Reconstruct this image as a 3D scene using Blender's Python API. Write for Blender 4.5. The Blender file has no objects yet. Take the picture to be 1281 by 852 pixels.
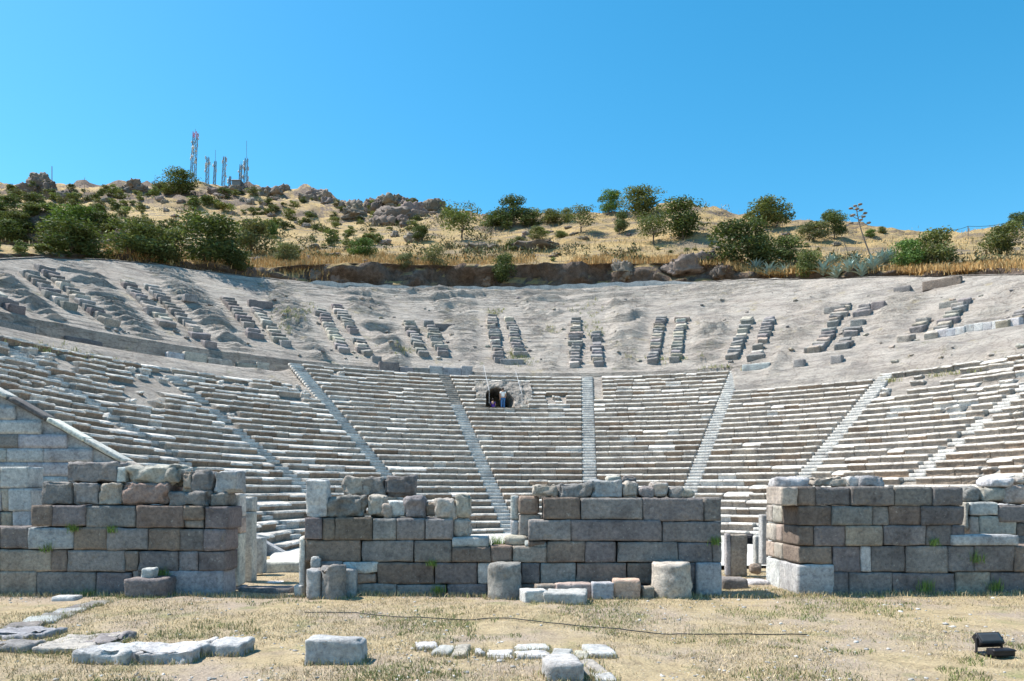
import bpy, math, random
import numpy as np
from mathutils import Vector, Matrix, noise as mnoise
random.seed(7); RNG = np.random.default_rng(11)
SC = bpy.context.scene
COL = SC.collection
PI = math.pi
F, HX, HY, EYE = 950.0, 640.5, 615.0, 2.6      # focal length in photo pixels, principal column, horizon row, eye height
CX, CY = 3.6, 32.5                              # centre of the orchestra
R0, TREAD, RISE = 13.0, 0.70, 0.42
SLOPE = RISE / TREAD

def at(px, py, Y):
    return Vector(((px - HX) * Y / F, Y, EYE + (HY - py) * Y / F))
def pol(th, r, z=0.0):
    a = math.radians(th)
    return Vector((CX + r * math.sin(a), CY + r * math.cos(a), z))

# ---------------------------------------------------------------- noise
def _hash(ix, iy, iz, seed):
    n = (ix.astype(np.int64) * 374761393 + iy.astype(np.int64) * 668265263 + iz.astype(np.int64) * 2147483647 + seed * 1274126177) & 0xFFFFFFFF
    n = ((n ^ (n >> 13)) * 1274126177) & 0xFFFFFFFF
    n = ((n ^ (n >> 16)) * 2246822519) & 0xFFFFFFFF
    return ((n ^ (n >> 15)) & 0xFFFFFF) / float(0xFFFFFF)
def vnoise(p, seed=0):
    p = np.asarray(p, float)
    i = np.floor(p); f = p - i; u = f * f * (3 - 2 * f)
    ix, iy, iz = i[..., 0], i[..., 1], i[..., 2]
    out = 0
    for dx in (0, 1):
        wx = u[..., 0] if dx else 1 - u[..., 0]
        for dy in (0, 1):
            wy = u[..., 1] if dy else 1 - u[..., 1]
            for dz in (0, 1):
                wz = u[..., 2] if dz else 1 - u[..., 2]
                out = out + wx * wy * wz * _hash(ix + dx, iy + dy, iz + dz, seed)
    return out * 2 - 1
def fbm(p, seed=0, octv=4, gain=0.5):
    p = np.asarray(p, float); s = 0; a = 1.0
    for o in range(octv):
        s = s + a * vnoise(p * (2.03 ** o), seed + o * 17); a *= gain
    return s
def sstep(a, b, x):
    t = np.clip((np.asarray(x, float) - a) / (b - a), 0, 1); return t * t * (3 - 2 * t)

# ---------------------------------------------------------------- mesh / object helpers
def mesh_np(name, V, Fc, mat=None, smooth=True, tint=None):
    """V (n,3); Fc (m,k) array or list of tuples"""
    me = bpy.data.meshes.new(name)
    if isinstance(Fc, np.ndarray):
        m, k = Fc.shape
        me.vertices.add(len(V)); me.vertices.foreach_set('co', np.asarray(V, np.float32).ravel())
        me.loops.add(m * k); me.loops.foreach_set('vertex_index', Fc.astype(np.int32).ravel())
        me.polygons.add(m); me.polygons.foreach_set('loop_start', np.arange(0, m * k, k, dtype=np.int32))
        me.update(calc_edges=True)
    else:
        me.from_pydata([tuple(v) for v in V], [], [tuple(f) for f in Fc])
        me.update()
    if smooth and len(me.polygons):
        me.polygons.foreach_set('use_smooth', np.ones(len(me.polygons), bool))
    if tint is not None:
        at_ = me.color_attributes.new('tint', 'FLOAT_COLOR', 'POINT')
        c = np.ones((len(V), 4), np.float32); c[:, :3] = tint
        at_.data.foreach_set('color', c.ravel())
    if mat: me.materials.append(mat)
    return me
def link(name, me, parent=None, loc=(0, 0, 0), color=None):
    o = bpy.data.objects.new(name, me); COL.objects.link(o)
    o.location = loc
    if parent is not None: o.parent = parent
    if color is not None: o.color = (*color, 1)
    return o
def tag(o, label=None, cat=None, group=None, kind=None):
    if label: o['label'] = label
    if cat: o['category'] = cat
    if group: o['group'] = group
    o['kind'] = kind or 'thing'
    return o
def thing(name, label, cat, loc, group=None):
    o = bpy.data.objects.new(name, None); COL.objects.link(o)
    o.location = loc; o.empty_display_size = 0.2
    return tag(o, label, cat, group)
def grid_faces(nr, nc):
    i = np.arange(nr - 1)[:, None] * nc + np.arange(nc - 1)[None, :]
    return np.stack([i, i + 1, i + 1 + nc, i + nc], -1).reshape(-1, 4)

_lat = {}
def box_lattice(nx, ny, nz):
    k = (nx, ny, nz)
    if k in _lat: return _lat[k]
    idx = {}; V = []; Q = []
    def vid(a, b, c):
        t = (a, b, c)
        if t not in idx: idx[t] = len(V); V.append((a / nx * 2 - 1, b / ny * 2 - 1, c / nz * 2 - 1))
        return idx[t]
    for a in range(nx):
        for b in range(ny):
            Q.append((vid(a, b, 0), vid(a, b + 1, 0), vid(a + 1, b + 1, 0), vid(a + 1, b, 0)))
            Q.append((vid(a, b, nz), vid(a + 1, b, nz), vid(a + 1, b + 1, nz), vid(a, b + 1, nz)))
    for a in range(nx):
        for c in range(nz):
            Q.append((vid(a, 0, c), vid(a + 1, 0, c), vid(a + 1, 0, c + 1), vid(a, 0, c + 1)))
            Q.append((vid(a, ny, c), vid(a, ny, c + 1), vid(a + 1, ny, c + 1), vid(a + 1, ny, c)))
    for b in range(ny):
        for c in range(nz):
            Q.append((vid(0, b, c), vid(0, b, c + 1), vid(0, b + 1, c + 1), vid(0, b + 1, c)))
            Q.append((vid(nx, b, c), vid(nx, b + 1, c), vid(nx, b + 1, c + 1), vid(nx, b, c + 1)))
    _lat[k] = (np.array(V), np.array(Q)); return _lat[k]
def rough_box(w, d, h, rr=0.03, rough=0.012, seed=0, cell=0.09, chip=0.0):
    """worn stone block centred on the origin"""
    n = [max(2, min(22, int(round(s / cell)))) for s in (w, d, h)]
    V, Q = box_lattice(*n)
    half = np.array([w, d, h]) / 2
    # pull lattice lines towards the edges so the rounding has vertices to work with
    U = np.sign(V) * np.abs(V) ** 0.72
    P = U * half
    off = np.array([seed * 7.13, seed * 3.71, seed * 1.37])
    q = P + off
    r = min(rr, 0.48 * min(w, d, h)) * (1 + 0.7 * vnoise(q * 2.2, 5)[:, None])
    inner = np.maximum(half - r, 0.02 * half)
    c = np.clip(P, -inner, inner)
    dv = P - c
    L = np.linalg.norm(dv, axis=1, keepdims=True)
    nn = dv / np.maximum(L, 1e-6)
    dmax = np.max(np.abs(dv), axis=1, keepdims=True)
    P2 = c + nn * np.minimum(r, np.maximum(dmax, 1e-6) * 1.0)
    # displacement along the outward direction
    amp = rough * (0.75 * fbm(q * 2.2, 21, 4, .6) + 0.5 * vnoise(q * 10.0, 33))
    out = np.where(L > 1e-5, nn, np.sign(P) * (np.abs(np.abs(P) - half) < 1e-6))
    P2 = P2 + out * amp[:, None]
    if chip > 0:
        edge = (np.abs(V) > 0.8).sum(1) >= 2
        bite = np.clip(fbm(q * 1.9, 77, 2) - 0.1, 0, 1) * chip
        P2 = P2 * (1 - np.where(edge, bite, bite * 0.25)[:, None] / np.maximum(half.min(), .05) * 0.5)
    return P2, Q
SEED = [0]
def rot_z(P, a):
    c, s = math.cos(a), math.sin(a)
    return P @ np.array([[c, s, 0], [-s, c, 0], [0, 0, 1]])
def rot_axis(P, axis, a):
    M = np.array(Matrix.Rotation(a, 3, axis))
    return P @ M.T
def jit(c, a=0.08):
    k = 1 + random.uniform(-a, a) * 1.6
    return tuple(max(0.02, v * k * (1 + random.uniform(-a, a) * .35)) for v in c)

# ---------------------------------------------------------------- materials
def mat_new(name):
    m = bpy.data.materials.new(name); m.use_nodes = True
    nt = m.node_tree; nt.nodes.clear()
    out = nt.nodes.new('ShaderNodeOutputMaterial'); b = nt.nodes.new('ShaderNodeBsdfPrincipled')
    nt.links.new(b.outputs[0], out.inputs[0]); b.inputs['Roughness'].default_value = 0.9
    b.inputs['Specular IOR Level'].default_value = 0.25
    return m, nt, b
def node(nt, typ, **kw):
    n = nt.nodes.new(typ)
    for k, v in kw.items():
        if k.startswith('i_'): n.inputs[int(k[2:]) if k[2:].isdigit() else k[2:]].default_value = v
        else: setattr(n, k, v)
    return n
def noise_n(nt, vec, scale, detail=5, rough=0.6):
    n = node(nt, 'ShaderNodeTexNoise'); n.inputs['Scale'].default_value = scale
    n.inputs['Detail'].default_value = detail; n.inputs['Roughness'].default_value = rough
    if vec is not None: nt.links.new(vec, n.inputs['Vector'])
    return n.outputs['Fac']
def ramp(nt, fac, stops):
    r = node(nt, 'ShaderNodeValToRGB'); e = r.color_ramp.elements
    while len(e) > 1: e.remove(e[-1])
    e[0].position = stops[0][0]; e[0].color = (*stops[0][1], 1)
    for p, c in stops[1:]:
        x = e.new(p); x.color = (*c, 1)
    nt.links.new(fac, r.inputs[0]); return r.outputs[0]
def mix(nt, fac, a, b, mode='MIX'):
    m = node(nt, 'ShaderNodeMix', data_type='RGBA', blend_type=mode)
    for s, v in ((0, fac), (6, a), (7, b)):
        if hasattr(v, 'links'): nt.links.new(v, m.inputs[s])
        elif isinstance(v, (int, float)): m.inputs[s].default_value = v
        else: m.inputs[s].default_value = (*v, 1)
    return m.outputs[2]
def maprange(nt, v, a, b, c=0.0, d=1.0):
    m = node(nt, 'ShaderNodeMapRange'); nt.links.new(v, m.inputs[0])
    for i, x in enumerate((a, b, c, d)): m.inputs[i + 1].default_value = x
    return m.outputs[0]
def bump(nt, b, h, dist, strength=1.0, prev=None):
    n = node(nt, 'ShaderNodeBump'); n.inputs['Distance'].default_value = dist; n.inputs['Strength'].default_value = strength
    nt.links.new(h, n.inputs['Height'])
    if prev is not None: nt.links.new(prev, n.inputs['Normal'])
    nt.links.new(n.outputs[0], b.inputs['Normal']); return n.outputs[0]
def objpos(nt, sx=1, sy=1, sz=1, world=True):
    if world:
        g = node(nt, 'ShaderNodeNewGeometry').outputs['Position']
    else:
        g = node(nt, 'ShaderNodeTexCoord').outputs['Object']
    if (sx, sy, sz) != (1, 1, 1):
        v = node(nt, 'ShaderNodeVectorMath', operation='MULTIPLY'); v.inputs[1].default_value = (sx, sy, sz)
        nt.links.new(g, v.inputs[0]); g = v.outputs[0]
    return g
def stone_material(name, source, pit=0.010):
    """source: 'object' (object colour) or 'tint' (per-block colour attribute)"""
    m, nt, b = mat_new(name)
    p = objpos(nt)
    if source == 'object': base = node(nt, 'ShaderNodeObjectInfo').outputs['Color']
    else: base = node(nt, 'ShaderNodeAttribute', attribute_name='tint').outputs['Color']
    n1 = noise_n(nt, p, 1.7, 6, 0.65); n2 = noise_n(nt, p, 11, 7, 0.74); n3 = noise_n(nt, p, 60, 3, 0.6)
    k = ramp(nt, n1, [(0.28, (0.60, 0.58, 0.58)), (0.5, (1, 1, 1)), (0.72, (1.3, 1.26, 1.2))])
    c = mix(nt, 1.0, base, k, 'MULTIPLY')
    k2 = ramp(nt, n2, [(0.3, (0.55, 0.54, 0.55)), (0.5, (1, 1, 1)), (0.7, (1.4, 1.38, 1.35))])
    c = mix(nt, 1.0, c, k2, 'MULTIPLY')
    # lichen: rusty and pale spots
    li = maprange(nt, noise_n(nt, p, 4.5, 6, 0.75), 0.60, 0.70)
    c = mix(nt, li, c, mix(nt, 0.5, c, (0.30, 0.22, 0.14)))
    lp = maprange(nt, noise_n(nt, objpos(nt, 1.3, 1.3, 1.3), 7.3, 4, 0.7), 0.63, 0.70)
    c = mix(nt, lp, c, mix(nt, 0.45, c, (0.55, 0.54, 0.50)))
    nt.links.new(c, b.inputs['Base Color'])
    pr = bump(nt, b, n2, pit * 5.0, 1.0)
    vo = node(nt, 'ShaderNodeTexVoronoi'); vo.inputs['Scale'].default_value = 38; nt.links.new(p, vo.inputs['Vector'])
    pr = bump(nt, b, maprange(nt, vo.outputs['Distance'], 0.0, 0.35), pit * .6, 0.7, pr)
    bump(nt, b, n3, pit, 0.7, pr)
    return m
M = {}
M['stone'] = stone_material('weathered_stone', 'object')
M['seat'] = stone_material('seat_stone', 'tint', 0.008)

def plain(name, col, rough=0.6, metal=0.0, var=0.12, scale=8):
    m, nt, b = mat_new(name)
    n = noise_n(nt, objpos(nt, world=False), scale, 4)
    c = ramp(nt, n, [(0.3, tuple(v * (1 - var) for v in col)), (0.7, tuple(min(1, v * (1 + var)) for v in col))])
    nt.links.new(c, b.inputs['Base Color']); b.inputs['Roughness'].default_value = rough; b.inputs['Metallic'].default_value = metal
    return m
M['steel'] = plain('galvanised_steel', (0.17, 0.175, 0.18), 0.5, 0.2)
M['red_paint'] = plain('red_mast_paint', (0.5, 0.06, 0.05), 0.5)
M['white_paint'] = plain('white_mast_paint', (0.5, 0.5, 0.5), 0.5)
M['black_metal'] = plain('black_metal', (0.018, 0.018, 0.022), 0.38, 0.0, 0.3)
M['glass'] = plain('lamp_glass', (0.05, 0.055, 0.06), 0.08)
M['rubber'] = plain('black_cable_rubber', (0.03, 0.035, 0.035), 0.6)
M['bark'] = plain('bark', (0.13, 0.10, 0.075), 0.95, 0, 0.35, 6)
M['skin'] = plain('skin', (0.45, 0.28, 0.2), 0.55)
M['hair'] = plain('dark_hair', (0.035, 0.025, 0.02), 0.6)
M['shirt'] = plain('white_cotton', (0.78, 0.77, 0.75), 0.9)
M['jeans'] = plain('blue_denim', (0.055, 0.15, 0.33), 0.9, 0, 0.25, 20)
M['purple'] = plain('purple_cotton', (0.16, 0.06, 0.36), 0.9)
M['shoe'] = plain('pale_shoe', (0.6, 0.6, 0.6), 0.7)
M['wood'] = plain('grey_pole_wood', (0.22, 0.18, 0.15), 0.9, 0, 0.3)

def leaf_material(name):
    m, nt, b = mat_new(name)
    oc = node(nt, 'ShaderNodeObjectInfo').outputs['Color']
    t = node(nt, 'ShaderNodeAttribute', attribute_name='tint').outputs['Color']
    nt.links.new(mix(nt, 1.0, oc, t, 'MULTIPLY'), b.inputs['Base Color'])
    b.inputs['Roughness'].default_value = 0.65
    tr = node(nt, 'ShaderNodeBsdfTranslucent'); nt.links.new(mix(nt, 1.0, mix(nt, 1.0, oc, t, 'MULTIPLY'), (0.9, 1.0, 0.45), 'MULTIPLY'), tr.inputs[0])
    ms = node(nt, 'ShaderNodeMixShader'); ms.inputs[0].default_value = 0.25
    nt.links.new(b.outputs[0], ms.inputs[1]); nt.links.new(tr.outputs[0], ms.inputs[2])
    out = [n for n in nt.nodes if n.type == 'OUTPUT_MATERIAL'][0]
    nt.links.new(ms.outputs[0], out.inputs[0])
    return m
M['leaf'] = leaf_material('foliage')
def tint_material(name, rough=0.9):
    m, nt, b = mat_new(name)
    t = node(nt, 'ShaderNodeAttribute', attribute_name='tint').outputs['Color']
    nt.links.new(t, b.inputs['Base Color']); b.inputs['Roughness'].default_value = rough
    return m
M['blade'] = tint_material('dry_grass_blade')
M['pebble'] = tint_material('pebble')

# field of trampled dry grass
m, nt, b = mat_new('dry_grass_ground'); M['field'] = m
p = objpos(nt)
n1 = noise_n(nt, p, 0.35, 6, 0.6); n2 = noise_n(nt, p, 2.2, 6, 0.7); n3 = noise_n(nt, p, 25, 4, 0.7); n4 = noise_n(nt, p, 0.9, 4, 0.6)
c = ramp(nt, n2, [(0.3, (0.25, 0.195, 0.125)), (0.5, (0.39, 0.31, 0.19)), (0.72, (0.48, 0.385, 0.24))])
c = mix(nt, maprange(nt, n1, 0.46, 0.60, 0, .75), c, (0.35, 0.285, 0.235))
c = mix(nt, maprange(nt, n4, 0.57, 0.70, 0, .6), c, (0.19, 0.21, 0.085))
c = mix(nt, 1.0, c, ramp(nt, n3, [(0.3, (0.6, 0.6, 0.6)), (0.5, (1, 1, 1)), (0.7, (1.3, 1.3, 1.3))]), 'MULTIPLY')
vo = node(nt, 'ShaderNodeTexVoronoi'); vo.inputs['Scale'].default_value = 16; nt.links.new(p, vo.inputs['Vector'])
peb = node(nt, 'ShaderNodeMath', operation='MULTIPLY'); nt.links.new(maprange(nt, vo.outputs['Distance'], 0.22, 0.16), peb.inputs[0])
nt.links.new(maprange(nt, noise_n(nt, p, 0.8, 3), 0.52, 0.62), peb.inputs[1])
c = mix(nt, peb.outputs[0], c, (0.46, 0.45, 0.44))
nt.links.new(c, b.inputs['Base Color'])
pr = bump(nt, b, n3, 0.05, 0.9); bump(nt, b, n2, 0.15, 0.6, pr)

# pale gravel of the orchestra
m, nt, b = mat_new('pale_gravel'); M['gravel'] = m
p = objpos(nt)
c = ramp(nt, noise_n(nt, p, 1.2, 6, 0.7), [(0.3, (0.44, 0.43, 0.40)), (0.7, (0.62, 0.60, 0.56))])
n3 = noise_n(nt, p, 40, 3)
c = mix(nt, 1.0, c, ramp(nt, n3, [(0.35, (0.8, 0.8, 0.8)), (0.65, (1.15, 1.15, 1.15))]), 'MULTIPLY')
nt.links.new(c, b.inputs['Base Color']); bump(nt, b, n3, 0.03, 0.8)

# bedrock of the cavea
m, nt, b = mat_new('bedrock'); M['rock'] = m
p = objpos(nt); ps = objpos(nt, 0.35, 0.35, 2.2)
n1 = noise_n(nt, p, 0.16, 6, 0.62); n2 = noise_n(nt, ps, 1.1, 8, 0.68); n3 = noise_n(nt, p, 6, 6, 0.72); n5 = noise_n(nt, p, 0.5, 5, 0.65)
c = ramp(nt, n2, [(0.30, (0.25, 0.225, 0.20)), (0.45, (0.405, 0.365, 0.322)), (0.7, (0.56, 0.51, 0.455))])
c = mix(nt, maprange(nt, n1, 0.46, 0.66, 0, .4), c, (0.43, 0.36, 0.31))
c = mix(nt, maprange(nt, n5, 0.60, 0.72, 0, .7), c, (0.43, 0.36, 0.22))
c = mix(nt, maprange(nt, noise_n(nt, objpos(nt, .5, .5, 1.6), 0.6, 8, 0.72), 0.51, 0.61, 0, .62), c, (0.22, 0.20, 0.185))
c = mix(nt, maprange(nt, noise_n(nt, objpos(nt, .8, .8, 3.0), 1.9, 8, 0.75), 0.54, 0.62, 0, .6), c, (0.17, 0.15, 0.135))
c = mix(nt, maprange(nt, noise_n(nt, objpos(nt, 1.1, 1.1, 1.1), 0.55, 6, 0.7), 0.62, 0.70, 0, .6), c, (0.20, 0.21, 0.11))
c = mix(nt, 1.0, c, ramp(nt, n3, [(0.3, (0.68, 0.67, 0.67)), (0.5, (1, 1, 1)), (0.72, (1.2, 1.2, 1.18))]), 'MULTIPLY')
vc = node(nt, 'ShaderNodeTexVoronoi', feature='DISTANCE_TO_EDGE'); vc.inputs['Scale'].default_value = 0.22
wv = node(nt, 'ShaderNodeVectorMath', operation='ADD'); nt.links.new(p, wv.inputs[0])
nz = node(nt, 'ShaderNodeTexNoise'); nz.inputs['Scale'].default_value = 0.8; nt.links.new(p, nz.inputs['Vector']); nt.links.new(nz.outputs['Color'], wv.inputs[1])
nt.links.new(wv.outputs[0], vc.inputs['Vector'])
c = mix(nt, maprange(nt, vc.outputs['Distance'], 0.018, 0.0, 0, .4), c, (0.16, 0.14, 0.12))
nt.links.new(c, b.inputs['Base Color'])
pr = bump(nt, b, n2, 0.6, 1.0); bump(nt, b, n3, 0.16, 1.0, pr)

# hill: straw, scrubby earth and rock where steep
m, nt, b = mat_new('dry_hillside'); M['hill'] = m
p = objpos(nt)
n1 = noise_n(nt, p, 0.06, 6, 0.65); n2 = noise_n(nt, objpos(nt, 0.10, 0.10, 0.55), 1.0, 7, 0.7); n3 = noise_n(nt, p, 1.4, 6, 0.72); n4 = noise_n(nt, p, 8, 3, .7)
c = ramp(nt, n1, [(0.35, (0.37, 0.25, 0.105)), (0.55, (0.49, 0.355, 0.17)), (0.7, (0.43, 0.295, 0.125))])
c = mix(nt, maprange(nt, n2, 0.49, 0.60, 0, .9), c, (0.23, 0.185, 0.14))
c = mix(nt, maprange(nt, n3, 0.54, 0.64, 0, .7), c, (0.17, 0.15, 0.085))
sx = node(nt, 'ShaderNodeSeparateXYZ'); nt.links.new(node(nt, 'ShaderNodeNewGeometry').outputs['True Normal'], sx.inputs[0])
rockc = ramp(nt, n3, [(0.3, (0.085, 0.065, 0.052)), (0.5, (0.16, 0.122, 0.10)), (0.7, (0.26, 0.205, 0.17))])
c = mix(nt, maprange(nt, sx.outputs['Z'], 0.80, 0.62), c, rockc)
c = mix(nt, 1.0, c, ramp(nt, n4, [(0.3, (0.7, 0.7, 0.7)), (0.5, (1, 1, 1)), (0.7, (1.25, 1.25, 1.25))]), 'MULTIPLY')
nt.links.new(c, b.inputs['Base Color'])
pr = bump(nt, b, n3, 0.7, 0.8); bump(nt, b, n4, 0.15, 0.8, pr)
# ================================================================ TERRAIN
def lerp_tab(tab, x):
    xs = [t[0] for t in tab]
    if isinstance(tab[0][1], tuple):
        return [np.interp(x, xs, [t[1][i] for t in tab]) for i in range(len(tab[0][1]))]
    return np.interp(x, xs, [t[1] for t in tab])
WEDGE = [-94.5, -79.8, -58.6, -37.4, -16.2, 5.0, 26.2, 47.4, 68.6, 89.8]   # stair directions (first one is the left end)
WEDGE_END = 94.5
KMAX = [24, 25, 25, 30, 30, 30, 25, 26, 25, 22]
STAIR_TH = WEDGE[1:]
GAP = (-11.7, -4.2)                                # directions of the broken-out cave mouth
def kmax_at(th):
    th = np.asarray(th, float)
    xs, ys = [], []
    for i, k in enumerate(KMAX):
        a = WEDGE[i]; e = WEDGE[i + 1] if i + 1 < len(WEDGE) else WEDGE_END
        xs += [a + 0.8, e - 0.8]; ys += [k, k]
    return np.interp(th, xs, ys)
def upper_z(r): return 14.0 + SLOPE * (r - 37.5)
def cavea_z(th, r):
    th = np.asarray(th, float); r = np.asarray(r, float)
    cone = SLOPE * (r - R0)
    under = cone - 0.07
    lft = sstep(-35, -40, th)
    bare = cone + 0.24 - lft * sstep(28.5, 30.5, r) * .95
    k = (r - R0) / TREAD
    mb = sstep(-0.6, 0.6, k - kmax_at(th) - 0.3)
    z = under * (1 - mb) + bare * mb
    shelf = np.where(r < 36.3, 12.45, 13.55)
    shelf = np.where(r > 36.3, np.maximum(13.3 + (r - 36.3) * .5, upper_z(r)), 12.5 - .75 * lft)
    zz = np.where(r > 34.0, shelf, z)
    cont = np.where(r > 33.0, np.maximum(bare * (1 - sstep(35, 38.5, r)) + upper_z(r) * sstep(35, 38.5, r), 0), z)
    w = sstep(24.5, 31, th)
    zz = zz * (1 - w) + cont * w
    zz = np.where(r < R0, 0.0, zz)
    return zz
# rim of the theatre: where the rock-cut slope ends, found along sight directions
RIM_Y = [(-420, 332), (0, 325), (60, 322), (130, 325), (200, 331), (300, 345), (400, 356), (500, 362), (640, 363), (760, 358), (900, 352), (1000, 349), (1281, 344), (1720, 338)]
US = np.arange(-420, 1721, 4.0)
def rim_point(u):
    q = (u - HX) / F; s = (HY - lerp_tab(RIM_Y, u)) / F
    lo = None
    prev = None
    for Y in np.arange(36, 110, 0.25):
        X = q * Y; r = math.hypot(X - CX, Y - CY)
        if r < 37: continue
        d = (EYE + s * Y) - upper_z(r)
        if prev is not None and prev > 0 >= d:
            t = prev / (prev - d); return Y - 0.25 + 0.25 * t
        prev = d
    return None
RIM = [rim_point(u) for u in US]
good = [i for i, v in enumerate(RIM) if v]
RIM = np.interp(np.arange(len(US)), good, [RIM[i] for i in good])
RIMX = (US - HX) / F * RIM
RIM_TH = np.degrees(np.arctan2(RIMX - CX, RIM - CY)); RIM_R = np.hypot(RIMX - CX, RIM - CY)
o_ = np.argsort(RIM_TH)
def rim_r(th): return np.interp(th, RIM_TH[o_], RIM_R[o_])
print('rim r range', RIM_R.min(), RIM_R.max(), 'theta', RIM_TH.min(), RIM_TH.max())

def rock_relief(th, r, z):
    """carved, weathered bedrock: shallow rock-cut terraces broken up by erosion"""
    a = np.radians(th)
    X = CX + r * np.sin(a); Y = CY + r * np.cos(a)
    P = np.stack([X, Y, z], -1)
    n = 0.34 * fbm(P * 0.16, 3, 4)
    q = P * np.array([0.32, 0.32, 1.3])
    rid = 1 - np.abs(fbm(q, 9, 4, .55)); n = n + 0.36 * (rid - .75)
    n = n + 0.09 * fbm(P * np.array([1.6, 1.6, 3.2]), 19, 3, .6)
    ph = r / 0.75 + 0.8 * vnoise(P * 0.11, 4) + .12 * vnoise(P * .9, 44)
    fr = ph - np.floor(ph)
    step = (sstep(0.0, 0.13, fr) - fr) * 0.50 * np.clip(0.35 + 1.5 * vnoise(P * 0.15 + 40, 6) + .7 * vnoise(P * .5, 46), 0, 1.1)
    ph2 = r / 2.6 + 1.3 * vnoise(P * 0.07, 24) + .2 * vnoise(P * .5, 45); f2 = ph2 - np.floor(ph2)
    step = step + (sstep(0.0, 0.09, f2) - f2) * 1.0 * np.clip(1.7 * vnoise(P * 0.10 + 11, 26) + .22, 0, 1)
    crack = -0.5 * np.clip(vnoise(P * np.array([0.10, 0.10, .5]) + 9, 12) - 0.45, 0, 1)
    # cut smooth where the stairs ran
    st = np.abs(((th - 5 + 5.3) % 10.6) - 5.3) * r / 57.3
    m = 1 - .9 * sstep(3.4, 2.0, st) * sstep(60, 50, r)
    return (n + step + crack) * m
def build_cavea():
    ths = np.arange(-97, 97.01, 0.26)
    r1 = np.concatenate([[9.0, 12.6, 12.98], np.arange(13.0, 34.0, 0.35), np.arange(34.0, 36.4, 0.3), [36.28, 36.34], ])
    r1 = np.unique(np.round(r1, 3))
    t2 = np.linspace(0, 1, 190)[1:]
    TH = np.repeat(ths[None, :], len(r1) + len(t2), 0)
    rr = rim_r(ths)
    R = np.concatenate([np.repeat(r1[:, None], len(ths), 1), r1[-1] + (rr[None, :] + 0.25 - r1[-1]) * t2[:, None]], 0)
    Z = cavea_z(TH, R)
    k = (R - R0) / TREAD
    bare = sstep(0.0, 1.5, k - kmax_at(TH)) * (1 - (1 - sstep(24.5, 30, TH)) * ((R > 33.8) & (R < 36.9)) * 0.85)
    edge = 1 - 0.8 * sstep(-2.0, 0, R - rr[None, :])
    Z = Z + rock_relief(TH, R, Z) * bare * edge * (1 - .5 * sstep(29, 31, R) * sstep(36.5, 35.5, R) * sstep(-35, -40, TH))
    g = (TH > GAP[0]) & (TH < GAP[1]) & (R > 27.9) & (R < 34.05)
    Z = np.where(g, 8.95, Z)
    A = np.radians(TH)
    V = np.stack([CX + R * np.sin(A), CY + R * np.cos(A), Z], -1).reshape(-1, 3)
    Fc = grid_faces(*TH.shape)[:, ::-1]
    o = link('hillside', mesh_np('hillside', V, Fc, M['rock'], False))
    tag(o, kind='structure')
    return ths, R, Z
CV_TH, CV_R, CV_Z = build_cavea()
def cavea_at(th, r):
    j = int(np.clip(round((th - CV_TH[0]) / 0.26), 0, len(CV_TH) - 1))
    return float(np.interp(r, CV_R[:, j], CV_Z[:, j]))
def on_slope(px, py, rmin=37.0):
    """point of the upper rock slope seen at that place, found by walking over the surface"""
    q = (px - HX) / F; s = (HY - py) / F
    for Y in np.arange(36, 105, 0.1):
        X = q * Y; r = math.hypot(X - CX, Y - CY)
        if r < rmin: continue
        th = math.degrees(math.atan2(X - CX, Y - CY))
        if cavea_at(th, r) >= EYE + s * Y: return Vector((X, Y, cavea_at(th, r))), th, r
    return Vector((q * 70, 70, EYE + s * 70)), 0, 40

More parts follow.
